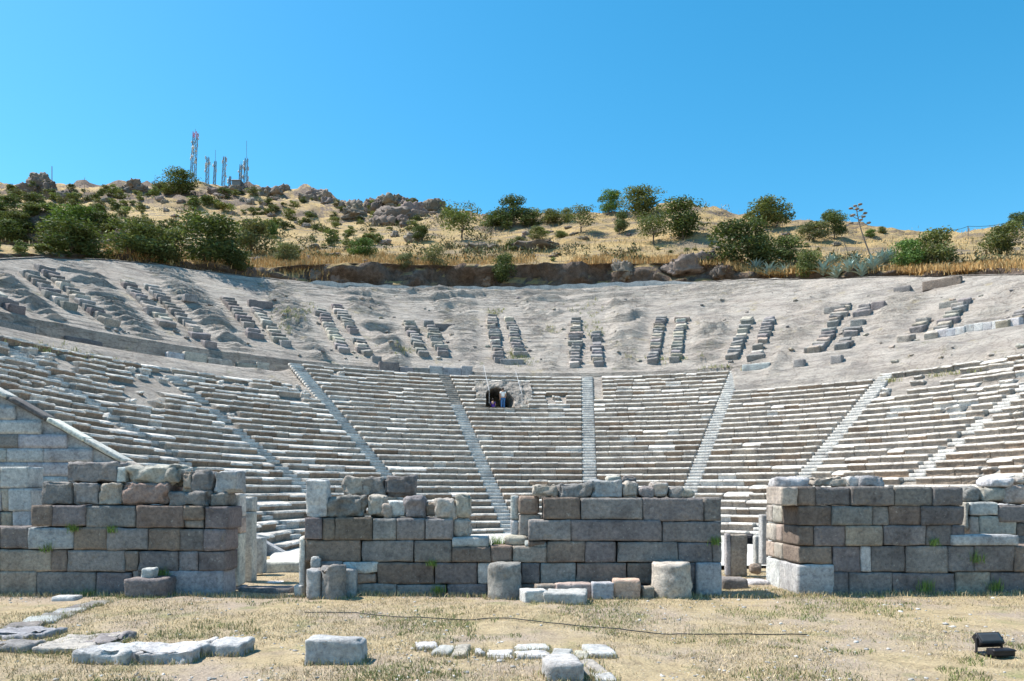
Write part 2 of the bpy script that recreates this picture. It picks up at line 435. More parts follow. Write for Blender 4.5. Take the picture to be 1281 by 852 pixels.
# ---------------------------------------------------------------- the hill above the theatre
CLIFF_Y = [(-420, 322), (0, 318), (130, 320), (200, 322), (300, 336), (370, 331), (450, 331), (520, 333), (640, 333), (760, 329), (860, 329), (905, 332), (950, 344), (1000, 343), (1100, 340), (1281, 334), (1720, 330)]
CREST = [(-420, (300, 252)), (0, (300, 229)), (120, (320, 236)), (230, (330, 229)), (330, (320, 237)), (400, (310, 246)), (470, (250, 252)), (560, (190, 259)), (620, (152, 269)), (690, (145, 270)), (760, (140, 267)), (860, (135, 262)), (920, (130, 270)), (1000, (128, 280)), (1100, (128, 284)), (1200, (128, 288)), (1281, (128, 290)), (1720, (130, 296))]
def build_hill():
    n = len(US)
    q = (US - HX) / F
    zr = upper_z(RIM_R) + 0.05
    Y0 = RIM - 0.05
    cy = np.interp(US, [c[0] for c in CREST], [c[1][1] for c in CREST]); cY = np.interp(US, [c[0] for c in CREST], [c[1][0] for c in CREST])
    cY = np.maximum(cY, RIM + 28)
    z_c = EYE + (HY - cy) / F * cY
    Y1 = Y0 + 4.2; z1 = zr - 0.35
    Y2 = Y1 + 0.5; z2 = np.maximum(EYE + (HY - np.interp(US, [c[0] for c in CLIFF_Y], [c[1] for c in CLIFF_Y])) / F * Y2, z1 + 0.3)
    rows = []
    for t in np.linspace(0, 1, 7): rows.append((Y0 + (Y1 - Y0) * t, zr + (z1 - zr) * sstep(0, .4, t), 0.12 * t, 0))
    for t in np.linspace(0, 1, 8)[1:]: rows.append((Y1 + (Y2 - Y1) * (t + .25 * math.sin(t * 6.28)), z1 + (z2 - z1) * t, 0.3, 1))
    for t in np.linspace(0, 1, 131)[1:]:
        s = t ** 1.35
        Yr = Y2 + (cY - Y2) * s
        z = z2 + (z_c - z2) * (s * 0.95 + 0.05 * s * s)
        # steep shaded crag on the far left
        w = sstep(190, 60, US) * sstep(-300, -60, US); dt = .10 * np.clip(US, -100, 200) / 200
        z = z - w * 15.0 * sstep(0.06, 0.42 - dt, t) * (1 - sstep(0.42 - dt, 0.47 - dt, t))
        rows.append((Yr, z, 0.35 + 0.9 * s, 0))
    for t in np.linspace(0, 1, 9)[1:]:
        rows.append((cY + 90 * t, z_c - 40 * t * t - 4 * t, 1.0, 0))
    Y = np.array([r[0] for r in rows]); Z = np.array([r[1] for r in rows]); amp = np.array([r[2] * np.ones(n) for r in rows])
    X = Y * q[None, :]
    P = np.stack([X, Y, Z], -1)
    far = np.clip((Y - 95) / 180, 0, 1)
    N = fbm(P * np.array([.07, .07, .07]), 51, 5) * (0.8 + 2.6 * far) + 0.45 * fbm(P * .33, 52, 4)
    lf = sstep(640, 420, US)[None, :]
    hh = (Z + 2.5 * vnoise(P * .03, 61)) / 5.5; fr = hh - np.floor(hh)
    terr = (sstep(0.55, 0.95, fr) - fr) * 5.0 * lf * far * np.clip(.6 + vnoise(P * .02, 8), 0, 1.2)
    Z2 = Z + amp * N * np.clip((Y - Y0[None, :] - 1) / 6, 0, 1) + terr
    # crumbling cliff: push the face in and out
    isc = np.array([r[3] for r in rows])[:, None]
    Y = Y + isc * 1.5 * fbm(np.stack([X * .35, Z * .6, Y * 0], -1), 71, 4)
    X = Y * q[None, :]
    V = np.stack([X, Y, Z2], -1)
    o = link('hill', mesh_np('hill', V.reshape(-1, 3), grid_faces(*Y.shape), M['hill']))
    tag(o, kind='structure')
    return V
HV = build_hill()
def hill_at(px, py, first=7):
    """where the sight direction meets the hill; places a plant by its foot"""
    c = np.interp(px, US, np.arange(len(US))); j = int(c); f = c - j; j2 = min(j + 1, len(US) - 1)
    colv = HV[:, j] * (1 - f) + HV[:, j2] * f
    yy = HY - (colv[:, 2] - EYE) * F / colv[:, 1]
    best = 1e9
    for i in range(first, len(colv) - 8):
        if yy[i] <= py:
            t = 0 if i == first else (yy[i - 1] - py) / max(1e-6, yy[i - 1] - yy[i])
            return Vector(colv[i - 1] * (1 - t) + colv[i] * t) if i > first else Vector(colv[i])
    k = int(np.argmin(yy[:-8])); return Vector(colv[k])

# ---------------------------------------------------------------- ground and orchestra
def ground_h(x, y):
    p = np.stack([x, y, 0 * x], -1)
    near = sstep(40, 22, np.abs(x)) * sstep(30, 24, y)
    return near * (0.05 * fbm(p * .35, 81, 3) + 0.018 * fbm(p * 2.2, 82, 3)) + 0.10 * sstep(17.3, 20, y) * sstep(4.5, 12, x) * sstep(26, 22, y)
def build_ground():
    xs = np.concatenate([[-6000, -1500, -400, -120, -60, -40, -30], np.arange(-24, 24.01, 0.14), [30, 40, 60, 120, 400, 1500, 6000]])
    ys = np.concatenate([[-4000, -1000, -200, -50, -15, -5, 0, 3, 5], np.arange(6, 27, 0.14), [30, 40, 60, 100, 400, 1500, 6000]])
    Xg, Yg = np.meshgrid(xs, ys)
    Z = ground_h(Xg, Yg)
    V = np.stack([Xg, Yg, Z], -1).reshape(-1, 3)
    tag(link('ground', mesh_np('ground', V, grid_faces(len(ys), len(xs)), M['field'])), kind='structure')
build_ground()
def build_orchestra():
    a = np.linspace(-PI, PI, 121)
    rad = np.linspace(0, 1, 10)
    A, Rr = np.meshgrid(a, rad)
    # circle at the back, straight front edge towards the stage wall
    X = CX + 13.3 * Rr * np.sin(A); Y = np.maximum(CY + 13.3 * Rr * np.cos(A), 25.2 + 0 * A)
    Z = 0.125 + 0.02 * vnoise(np.stack([X * .6, Y * .6, 0 * X], -1), 91)
    V = np.stack([X, Y, Z], -1).reshape(-1, 3)
    tag(link('orchestra_floor', mesh_np('orchestra_floor', V, grid_faces(*A.shape)[:, ::-1], M['gravel'])), kind='structure')
build_orchestra()

# ================================================================ SEATS
PROFILE = [(0.16, -0.46), (0.12, -0.43), (0.10, -0.30), (0.075, -0.15), (-0.005, -0.108), (-0.003, -0.075), (0.03, -0.03), (0.085, -0.003), (0.42, 0.0), (0.80, -0.02), (0.82, -0.46)]
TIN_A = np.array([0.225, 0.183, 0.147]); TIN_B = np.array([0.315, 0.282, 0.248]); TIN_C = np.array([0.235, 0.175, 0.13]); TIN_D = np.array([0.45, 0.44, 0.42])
def seat_block(th0, th1, r, z, tint, seed, V, Q, T, dz=0.0, dr=0.0, tilt=0.0, worn=1.0, lean=0.0):
    na = 6
    gap = 0.008 / r * 57.3
    e = 0.03 / r * 57.3
    a0, a1 = th0 + gap, th1 - gap
    if a1 - a0 < 0.15: return
    tt = [a0, a0 + e] + list(np.linspace(a0 + e, a1 - e, na)[1:-1]) + [a1 - e, a1]
    npf = len(PROFILE); base = len(V)
    rs = np.random.default_rng(seed); kk = rs.uniform(.72, 1.08)
    for ti, t in enumerate(tt):
        end = ti in (0, len(tt) - 1)
        for pi_, (pr, pz) in enumerate(PROFILE):
            shrink = 0.022 if end else 0.0
            rr = r + dr + pr + (shrink if pr < 0.3 else -shrink)
            zz = z + dz + pz + lean * (pr - .45) - (shrink if pz > -0.1 else 0) + tilt * (ti / (len(tt) - 1) - .5)
            if pi_ in (4, 5, 6, 7):
                rr += rs.normal(0, 0.007) * worn; zz += rs.normal(0, 0.006) * worn
            elif pi_ in (1, 2, 3): rr += rs.normal(0, .012)
            a = math.radians(t)
            V.append((CX + rr * math.sin(a), CY + rr * math.cos(a), zz))
            # pale worn treads, stained risers; tint also paints in sunlit lips and riser shade
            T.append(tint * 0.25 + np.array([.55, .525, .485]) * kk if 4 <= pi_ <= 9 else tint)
    for i in range(len(tt) - 1):
        for j in range(npf):
            j2 = (j + 1) % npf
            Q.append((base + i * npf + j, base + i * npf + j2, base + (i + 1) * npf + j2, base + (i + 1) * npf + j))
    Q.append(tuple(base + j for j in range(npf))[::-1]); Q.append(tuple(base + (len(tt) - 1) * npf + j for j in range(npf)))
WEDGE_LABEL = [
    'wedge of stone seat rows rising behind the sloping coped side wall at the far left',
    'wedge of worn seat rows climbing to the bare rock with dry weeds at left',
    'shadowed wedge of brown seat rows curving down to the gap in left stage wall',
    'tall wedge of seat rows left of the cave wedge, reaching the pale upper parapet',
    'wedge of grey stone seat rows broken by the dark cave opening',
    'wedge of seat rows directly right of the straight upright central staircase',
    'wedge of seat rows, top lost under bare rock, second right of the central staircase',
    'sunlit ragged wedge of broken seat rows behind the right stage wall',
    'crumbled wedge of pale seat rows at the right edge of the photo',
    'short seat wedge at the outermost right end of the theatre']
def seg_present(w, k, th):
    """which blocks have been lost"""
    n = float(vnoise(np.array([[th * .16, k * .55, w * 3.1]]), 5)[0])
    d = KMAX[w] - k
    if w in (7, 8, 9): return not (n > (0.06 + 0.045 * d))
    if w in (0, 1): return not (n > 0.08 + 0.05 * d)
    if w == 6: return d > 0 or n < 0.3
    if w == 2: return not (n > 0.15 + 0.10 * d)
    return n < 0.80
def build_wedges():
    for w in range(10):
        a = WEDGE[w]; e = WEDGE[w + 1] if w + 1 < 10 else WEDGE_END
        root = thing('seating_wedge', WEDGE_LABEL[w], 'seating', pol((a + e) / 2, R0, 0.1), 'wedges of stone seats')
        for k in range(1, KMAX[w] + 1):
            r = R0 + TREAD * (k - 1); z = RISE * k
            hs = 0.50 / (r + .3) * 57.3
            t = a + (hs if w > 0 else 0.0); te = e - (hs if w < 9 else 0.0)
            if w == 5 and k > 24: t += 0.75 / r * 57.3
            V, Q, T = [], [], []
            def flush():
                if not V: return
                loc = pol((a + e) / 2, r, z); A = np.array(V)
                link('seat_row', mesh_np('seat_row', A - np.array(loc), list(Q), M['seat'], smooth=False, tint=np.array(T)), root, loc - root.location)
                V.clear(); Q.clear(); T.clear()
            while t < te - 0.05:
                L = random.uniform(0.75, 1.9) / r * 57.3
                t2 = t + L
                if te - t2 < 0.6 / r * 57.3: t2 = te
                tc = (t + t2) / 2
                q_ = random.random()
                f_ = 0.5 + 0.5 * float(vnoise(np.array([[tc * .07, k * .23, 1.0]]), 3)[0]) + random.uniform(-.16, .16)
                tint = TIN_A * (1 - f_) + TIN_B * f_
                if q_ < .10 + (0.10 if k < 14 else 0) + (0.22 if w < 3 else 0): tint = TIN_C * random.uniform(.9, 1.2)
                elif q_ > .955: tint = TIN_D
                tint = tint * random.uniform(.88, 1.12)
                ok = seg_present(w, k, tc)
                if w == 4 and 23 <= k <= 28 and t2 > GAP[0] and t < GAP[1]:
                    # the breach: cut the row back to its edge
                    if t < GAP[0] - .5: seat_block(t, GAP[0] + random.uniform(-.25, .5) , r, z, tint, w * 1000 + k * 37, V, Q, T)
                    if V and t2 > GAP[1]: flush()
                    if t2 > GAP[1] + .5: seat_block(GAP[1] + random.uniform(-.4, .3), t2, r, z, tint, w * 1000 + k * 39, V, Q, T)
                elif ok:
                    loose = max(0.0, 1 - (KMAX[w] - k) / 9.0) if w in (0, 1, 2, 7, 8, 9) else (0.25 if k > 24 else 0.1)
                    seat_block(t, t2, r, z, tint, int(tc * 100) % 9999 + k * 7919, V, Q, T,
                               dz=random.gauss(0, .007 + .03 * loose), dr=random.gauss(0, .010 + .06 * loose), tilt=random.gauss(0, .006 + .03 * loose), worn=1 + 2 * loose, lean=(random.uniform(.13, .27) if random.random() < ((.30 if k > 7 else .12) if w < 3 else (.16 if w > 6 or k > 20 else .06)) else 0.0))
                else:
                    flush()
                    # what is left of a lost seat: a short shifted fragment or nothing
                    if random.random() < .72:
                        f0 = t + (t2 - t) * random.uniform(0, .45); f1 = f0 + (t2 - t) * random.uniform(.3, .6)
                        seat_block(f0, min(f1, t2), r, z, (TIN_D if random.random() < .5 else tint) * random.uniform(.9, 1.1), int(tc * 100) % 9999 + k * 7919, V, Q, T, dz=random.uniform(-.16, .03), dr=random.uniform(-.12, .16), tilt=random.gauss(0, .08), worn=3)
                        flush()
                t = t2
            flush()
build_wedges()

# ---------------------------------------------------------------- stairs between the wedges
STAIR_LABEL = {-79.8: 'worn outermost left staircase between the seats, close to the sloping side wall',
 -58.6: 'broken staircase running down to the right from the weedy rock at upper left',
 -37.4: 'pale staircase slanting down towards the stones of the second stage wall from left',
 -16.2: 'long slanting staircase just left of the cave opening, reaching the orchestra in the low gap',
 5.0: 'straight upright white central staircase pointing at the camera',
 26.2: 'bright staircase leaning left, next right of the upright central one',
 47.4: 'white staircase ending at bare rock above the left end of the right stage wall',
 68.6: 'broken staircase among the sunlit ragged seats near the right edge',
 89.8: 'outermost right staircase at the end of the theatre'}
def build_stairs():
    for th in STAIR_TH:
        i = WEDGE.index(th); km = max(KMAX[i - 1], KMAX[i])
        root = thing('staircase', STAIR_LABEL[th], 'staircase', pol(th, R0 - .2, .1), 'stairs between the seat wedges')
        a = math.radians(th)
        for s in range(2 * km):
            if th in (-58.6, 68.6, -79.8, 89.8) and random.random() < .22 and s > 8: continue
            r = R0 + 0.02 + 0.35 * s; z = 0.21 * (s + 1) + (0.0 if s % 2 else -0.0)
            w = 0.98
            P, Qd = rough_box(w, 0.40, 0.24, 0.022, 0.006, seed=s * 3 + int(th * 7), cell=0.16)
            P = rot_z(P, -a)
            c = pol(th, r + 0.20, z - 0.12 + random.uniform(-.008, .008))
            me = bpy.data.meshes.new('step')
            shade = random.uniform(.85, 1.1)
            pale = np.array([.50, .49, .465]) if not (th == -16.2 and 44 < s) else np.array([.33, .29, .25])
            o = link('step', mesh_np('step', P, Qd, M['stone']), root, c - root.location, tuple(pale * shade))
build_stairs()
# ================================================================ STAGE BUILDING
Z1 = (0, 560, 3.873); Z2 = (300, 560, 3.873); Z3 = (600, 560, 3.873); Z4 = (890, 560, 3.276); Z5 = (0, 740, 3.05); Z6 = (370, 730, 2.785); Z7 = (830, 730, 2.84)
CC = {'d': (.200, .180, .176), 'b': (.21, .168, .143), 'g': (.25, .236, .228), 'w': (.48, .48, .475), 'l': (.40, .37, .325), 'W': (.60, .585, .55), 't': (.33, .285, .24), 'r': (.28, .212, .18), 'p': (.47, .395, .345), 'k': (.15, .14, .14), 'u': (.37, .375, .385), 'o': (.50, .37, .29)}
def zpx(fr, x, y): return fr[0] + x / fr[2], fr[1] + y / fr[2]
def blk(parent, fr, rect, Y, depth, code, name='stone_block', rr=.012, rough=.019, chip=.03, rotz=0.0, tilt=0.0, cell=.085, label=None, cat=None, group=None, ground=False, dyz=0.0):
    """a block whose front face fills the given rectangle of the photograph at distance Y; depth runs away from the camera"""
    SEED[0] += 1
    if parent and code == 'd': code = 'dddbbgdt'[SEED[0] * 7 % 8] if SEED[0] % 3 else 'd'
    x0, y0 = zpx(fr, rect[0], rect[1]); x1, y1 = zpx(fr, rect[2], rect[3])
    a = at(x0, y0, Y); c = at(x1, y1, Y)
    w = max(.05, c.x - a.x - .003); h = max(.04, a.z - c.z - .003)
    if ground:
        zg = float(ground_h(np.array([c.x]), np.array([Y]))[0]) - .06
        h = max(h, a.z - zg); 
    P, Q = rough_box(w, depth, h, rr, rough, SEED[0] * 1.37 % 50, cell, chip)
    if tilt: P = rot_axis(P, 'Y', tilt)
    if rotz: P = rot_z(P, rotz)
    ctr = Vector(((a.x + c.x) / 2, Y + depth / 2 + dyz + random.uniform(-.02, .025), a.z - h / 2))
    o = link(name, mesh_np(name, P, Q, M['stone']), parent, ctr - (parent.location if parent else Vector()), jit(CC[code]))
    if label: tag(o, label, cat or 'stone', group)
    return o
def drum(fr, rect, Y, code, label, name='column_drum', flute=0, chip=.1, taper=.96, cat='column drum', half=False):
    SEED[0] += 1
    x0, y0 = zpx(fr, rect[0], rect[1]); x1, y1 = zpx(fr, rect[2], rect[3])
    a = at(x0, y0, Y); c = at(x1, y1, Y); R = (c.x - a.x) / 2
    cx = (a.x + c.x) / 2; cyy = Y + R; zg = float(ground_h(np.array([cx]), np.array([cyy]))[0]) - .08
    h = a.z - zg
    na, nh = 40, 12
    prof = [(0, 0.0)] + [(1.0, 0.0)] + [(1 + (taper - 1) * t, t) for t in np.linspace(0.03, .95, nh)] + [(taper - .06, 1.0), (.5, 1.0), (0.001, 1.0)]
    V = []
    for (rd, t) in prof:
        for i in range(na):
            an = 2 * PI * i / na
            V.append((R * rd * math.cos(an), R * rd * math.sin(an), h * t))
    V = np.array(V); s = SEED[0] * 2.1
    nrm = V * np.array([1, 1, 0]); nrm = nrm / np.maximum(np.linalg.norm(nrm, axis=1, keepdims=True), 1e-6)
    V = V + nrm * (0.035 * fbm(V * 3.1 + s, 5, 3) + .02 * vnoise(V * 12 + s, 6))[:, None] * (np.linalg.norm(V[:, :2], axis=1) > R * .3)[:, None]
    top = V[:, 2] > h * .93
    V[:, 2] += np.where(top, .03 * fbm(V * np.array([4, 4, 0]) + s, 8, 2) - chip * np.clip(fbm(V * np.array([2.5, 2.5, 0]) + s, 9, 2), 0, 1), 0)
    Q = []
    for i in range(len(prof) - 1):
        for j in range(na):
            Q.append((i * na + j, i * na + (j + 1) % na, (i + 1) * na + (j + 1) % na, (i + 1) * na + j))
    o = link(name, mesh_np(name, V, np.array(Q), M['stone']), None, (cx, cyy, zg), jit(CC[code]))
    tag(o, label, cat); return o
def rubble(root, fr, rect, Y, depth, n, codes, name='rubble_stone', smin=.12, smax=.3):
    x0, y0 = zpx(fr, rect[0], rect[1]); x1, y1 = zpx(fr, rect[2], rect[3])
    a = at(x0, y0, Y); c = at(x1, y1, Y)
    for i in range(n):
        SEED[0] += 1
        s = random.uniform(smin, smax)
        P, Q = rough_box(s * random.uniform(.9, 1.5), s * random.uniform(.8, 1.3), s * random.uniform(.6, 1), .12 * s / .2, .03, SEED[0] * 1.7 % 60, .06, .2)
        P = rot_z(P, random.uniform(0, 3)); P = rot_axis(P, 'X', random.uniform(-.4, .4))
        loc = Vector((random.uniform(a.x + s * .5, c.x - s * .5), Y + random.uniform(.1, depth), random.uniform(c.z + s * .25, max(c.z + s * .3, a.z - s * .45))))
        o = link(name, mesh_np(name, P, Q, M['stone']), root, loc - (root.location if root else Vector()), jit(CC[random.choice(codes)], .15))

# ---- first wall (far left)
Y1 = 19.0
w1 = thing('stage_wall', 'leftmost rough stage wall of dark stone courses with green tufts in its joints', 'wall', (-10.2, Y1, 0), 'ruined stage walls')
for rect, c in [((155, 278, 252, 381), 'b'), ((252, 278, 415, 381), 'd'), ((415, 281, 658, 387), 'g'), ((660, 281, 890, 389), 'd'), ((890, 282, 985, 350), 'd'), ((890, 350, 982, 389), 'g'), ((990, 285, 1105, 394), 'd'),
                ((-140, 385, 0, 488), 'd'), ((0, 385, 135, 490), 'd'), ((135, 387, 355, 493), 'u'), ((358, 387, 518, 495), 'b'), ((518, 390, 715, 497), 'g'), ((718, 393, 870, 498), 'd'), ((870, 395, 988, 500), 'd'), ((988, 395, 1095, 500), 'd'),
                ((-150, 492, 0, 598), 'd'), ((0, 495, 248, 600), 'd'), ((248, 495, 322, 600), 'b'), ((325, 498, 603, 602), 'g'), ((603, 502, 666, 602), 'b'), ((668, 503, 862, 602), 'd'), ((865, 503, 958, 600), 'g'), ((960, 505, 1088, 600), 'd'),
                ((-150, 600, 0, 735), 'd'), ((0, 600, 175, 735), 'd'), ((175, 603, 463, 740), 'd'), ((465, 605, 635, 740), 'd'), ((636, 590, 674, 740), 'g'), ((674, 604, 792, 740), 'd'), ((795, 598, 1082, 745), 'u')]:
    blk(w1, Z1, rect, Y1 + random.uniform(-.02, .03), random.uniform(.85, 1.0), c)
for rect, c, ro, rr in [((200, 167, 348, 276), 'g', .02, .05), ((350, 170, 474, 276), 'g', .02, .05), ((476, 170, 590, 276), 'l', .03, .06), ((592, 174, 815, 278), 'r', .035, .13), ((815, 216, 1012, 281), 'g', .035, .09), ((1014, 220, 1088, 284), 'g', .03, .06)]:
    blk(w1, Z1, rect, Y1 + .10, .85, c, rr=rr * .75, rough=ro * 1.6 + .01, chip=.3, cell=.055)
for rect, c, ro, rr, lb in [((313, 68, 562, 166), 'g', .02, .05, 'big rectangular block alone on top of the left wall, grey'),
    ((565, 95, 607, 168), 'w', .01, .03, 'small upright white sliver stone on top of the left wall'),
    ((608, 92, 880, 176), 'l', .05, .16, 'wide rounded rough boulder on top of the left wall'),
    ((876, 106, 930, 215), 'p', .02, .05, 'narrow beige stone between boulder and upright stone on left wall'),
    ((925, 110, 1027, 216), 'g', .03, .12, 'grey rounded upright stone on the right part of left wall'),
    ((1032, 112, 1150, 221), 'u', .02, .05, 'bluish squared stone at the right end on top of left wall')]:
    blk(None, Z1, rect, Y1 + .2, .6, c, 'loose_stone', rr * .8, ro * 1.7 + .015, .3, label=lb, cell=.05)
# white masonry just behind the left end
wm = thing('marble_wall', 'pale marble ashlar wall behind the left end of the leftmost dark wall', 'wall', (-12.6, 20.3, 0))
for rect, c in [((-170, 92, -2, 196), 'w'), ((0, 92, 135, 196), 'w'), ((-170, 198, 0, 310), 'w'), ((0, 198, 40, 310), 'l'), ((42, 198, 152, 308), 'w'), ((-170, 312, 0, 384), 'g'), ((0, 312, 55, 384), 'd'), ((57, 306, 152, 384), 'w'), ((-170, 386, 150, 640), 'g')]:
    blk(wm, Z1, rect, 20.3, .7, c, rr=.02, rough=.008)
# marble door posts in the left passage
def post(name, label, pieces, Y, depth, cat='pillar'):
    x0, y0 = zpx(pieces[0][0], pieces[0][1][0], 0)
    root = thing(name, label, cat, (at(x0, 700, Y).x, Y, 0), 'door jambs of the stage building')
    for fr, rect, c in pieces: blk(root, fr, rect, Y, depth, c, rr=.018, rough=.007, cell=.07)
    return root
post('door_post', 'stacked marble doorpost touching the right end of the left wall', [(Z1, (1097, 222, 1162, 335), 'W'), (Z1, (1105, 336, 1162, 416), 'p'), (Z1, (1095, 417, 1160, 672), 'W'), (Z1, (1078, 673, 1172, 745), 'u')], 20.1, .5)
post('door_post', 'tall rough beige doorpost, second in the left passage', [(Z1, (1158, 238, 1222, 310), 'W'), (Z1, (1154, 311, 1220, 655), 'W')], 21.6, .45)
post('door_post', 'short grey marble post set deeper in the left passage', [(Z1, (1212, 437, 1272, 612), 'w')], 23.6, .45)
blk(None, Z2, (92, 553, 292, 614), 24.4, .9, 'W', 'threshold_block', rr=.05, label='long low pale block lying across the left passage before the orchestra')
blk(None, Z2, (-20, 680, 245, 716), 19.7, .55, 'g', 'step_slab', rr=.03, label='worn grey step slab across the left passage, lower one')
blk(None, Z2, (-10, 655, 270, 672), 21.6, .6, 'W', 'step_slab', rr=.03, label='worn pale step slab across the left passage, farther one')

# ---- second wall
Y2 = 19.0
w2 = thing('stage_wall', 'second stage wall from left with jumbled stones on top and a low right shoulder', 'wall', (-2.7, Y2, 0), 'ruined stage walls')
for rect, c in [((313, 338, 398, 446), 'd'), ((398, 338, 460, 446), 'b'), ((461, 338, 640, 448), 'b'), ((643, 343, 757, 448), 'g'), ((758, 343, 895, 448), 'g'), ((897, 345, 1032, 448), 'd'),
                ((313, 448, 583, 555), 'b'), ((586, 450, 840, 555), 'g'), ((845, 451, 1026, 556), 'd'), ((1028, 482, 1215, 556), 'b'), ((1218, 478, 1320, 556), 'r'), ((1322, 480, 1487, 557), 'd'),
                ((385, 552, 497, 606), 'g'), ((499, 554, 674, 608), 'w'), ((563, 610, 662, 659), 'r'), ((385, 608, 561, 662), 'g'), ((665, 558, 943, 661), 'b'), ((945, 559, 1148, 662), 'd'), ((1150, 559, 1222, 662), 'w'), ((1222, 560, 1360, 662), 'd'),
                ((563, 661, 760, 735), 'g'), ((762, 664, 1002, 735), 'd'), ((1004, 664, 1200, 735), 'd'), ((1200, 664, 1360, 735), 'd')]:
    blk(w2, Z2, rect, Y2 + random.uniform(-.02, .03), 1.15, c, chip=.03)
blk(w2, Z2, (285, 430, 312, 740), 19.0, .9, 'W', 'corner_slab', rr=.02, rough=.008)
blk(w2, Z2, (262, 668, 303, 745), 18.9, .9, 'W', 'corner_base', rr=.02, rough=.008)
for rect, c, ro, rr, Yo, lb in [
    ((320, 158, 420, 336), 'w', .012, .02, .1, 'upright pale marble slab at the left end on top of second wall'),
    ((386, 236, 412, 336), 't', .02, .04, .35, 'small brown stone wedged between upright marble and big boulder'),
    ((412, 234, 608, 338), 'g', .05, .15, .1, 'big rounded rough boulder on the left of second wall top'),
    ((616, 232, 706, 338), 'l', .04, .11, .15, 'pale rounded stone right of the big boulder on second wall'),
    ((690, 272, 732, 340), 't', .03, .08, .1, 'small brown stone between pale stones on second wall'),
    ((722, 258, 810, 341), 'w', .02, .05, .2, 'whitish squared stone in the middle of second wall top'),
    ((797, 240, 893, 341), 'g', .03, .10, .15, 'grey tilted stone in the middle of second wall top'),
    ((890, 262, 952, 343), 't', .04, .09, .3, 'rough brown conglomerate lump on second wall'),
    ((948, 252, 1035, 343), 'l', .05, .13, .15, 'pale gnawed conglomerate lump on the right of second wall'),
    ((1042, 222, 1120, 341), 'l', .02, .15, .2, 'upright column-like stone at the right end of second wall'),
    ((1034, 342, 1120, 432), 'l', .03, .14, .2, 'rounded pale stone under the column-like stone of second wall')]:
    blk(None, Z2, rect, Y2 + Yo, .5, c, 'loose_stone', rr * .8, ro * 1.7 + .015, .3, label=lb, cell=.05)
for rect, c, ro, rr, lb in [((496, 140, 632, 234), 'l', .045, .10, 'rough pale broken lump on the upper tier of second wall'), ((575, 142, 690, 234), 'd', .04, .09, 'dark rough stone behind the pale lump, upper tier of second wall'), ((690, 137, 846, 238), 'd', .02, .03, 'dark squared block topmost on second wall')]:
    blk(None, Z2, rect, Y2 + .6, .55, c, 'loose_stone', rr * .8, ro * 1.7 + .015, .35, label=lb, cell=.05)
blk(None, Z2, (1028, 433, 1205, 482), Y2 + .05, .9, 'w', 'marble_slab', .025, .01, .05, label='pale marble slab lying on the low shoulder of second wall')
blk(None, Z3, (122, 428, 236, 478), Y2 + .4, .6, 'l', 'loose_stone', .09, .03, .1, label='cream rounded stone on the low wall joining second and third walls')
blk(None, Z3, (218, 452, 327, 482), Y2 + .03, .9, 'u', 'marble_slab', .03, .01, .05, label='thin grey slab at the foot of third wall, on the low wall')
# things standing in front of it
blk(None, Z2, (318, 585, 388, 752), 18.3, .35, 'u', 'broken_slab', .05, .03, .15, label='bluish broken slab leaning left of the split column stump', ground=True)
drum(Z2, (380, 574, 503, 750), 18.2, 'g', 'split dark column stump at the left foot of second wall', chip=.25)
blk(None, Z2, (488, 588, 562, 728), 18.75, .22, 'w', 'broken_slab', .02, .01, .05, label='white slab standing behind the split column stump', ground=True)
blk(None, Z2, (340, 528, 386, 588), 18.7, .3, 'w', 'loose_stone', .05, .02, .15, label='small white stone above the bluish broken slab')

# ---- third wall
w3 = thing('stage_wall', 'third stage wall, tall flat-topped pier of big grey blocks in the middle', 'wall', (2.7, 19, 0), 'ruined stage walls')
for rect, c in [((308, 241, 488, 348), 'd'), ((491, 243, 788, 348), 'g'), ((790, 245, 1087, 357), 'd'), ((1089, 243, 1172, 356), 'd'),
                ((237, 350, 440, 451), 'g'), ((442, 350, 883, 453), 'd'), ((887, 358, 1172, 460), 'd'),
                ((237, 453, 325, 480), 'd'), ((327, 455, 510, 557), 'b'), ((511, 455, 664, 557), 'd'), ((666, 456, 962, 556), 'g'), ((963, 461, 1128, 558), 'd'), ((1129, 461, 1172, 556), 'g'),
                ((201, 559, 293, 662), 'd'), ((295, 559, 466, 662), 'g'), ((468, 559, 712, 662), 'd'), ((715, 558, 850, 662), 'b'), ((850, 558, 1046, 662), 'd'),
                ((201, 664, 470, 738), 'b'), ((471, 664, 700, 738), 'd'), ((700, 664, 860, 738), 'd'), ((860, 664, 1046, 738), 'k')]:
    blk(w3, Z3, rect, 19.0 + random.uniform(-.015, .02), 1.2, c)
blk(w3, Z3, (1050, 557, 1174, 735), 18.93, 1.2, 'u', 'corner_block', .02, .01)
blk(w3, Z3, (190, 235, 290, 322), 19.5, .9, 'r', rr=.05, rough=.02)
blk(w3, Z3, (190, 323, 298, 432), 19.6, .8, 'l', rr=.03)
blk(w3, Z3, (150, 232, 189, 350), 19.7, .8, 'w', 'marble_jamb', .015, .006)
blk(w3, Z3, (150, 351, 189, 452), 19.7, .8, 'w', 'marble_jamb', .015, .006)
for rect, c, ro, rr, dp, lb in [((256, 176, 378, 236), 'l', .04, .09, .5, 'rough pale lump on the left of third wall top'), ((380, 176, 540, 240), 'g', .04, .07, .6, 'rough grey stone beside the bluish block on third wall'), ((541, 156, 690, 242), 'u', .01, .02, .6, 'smooth bluish squared block topmost on third wall')]:
    blk(None, Z3, rect, 19.25, dp, c, 'loose_stone', rr * .8, ro * 1.7 + .015, .3, label=lb, cell=.05)
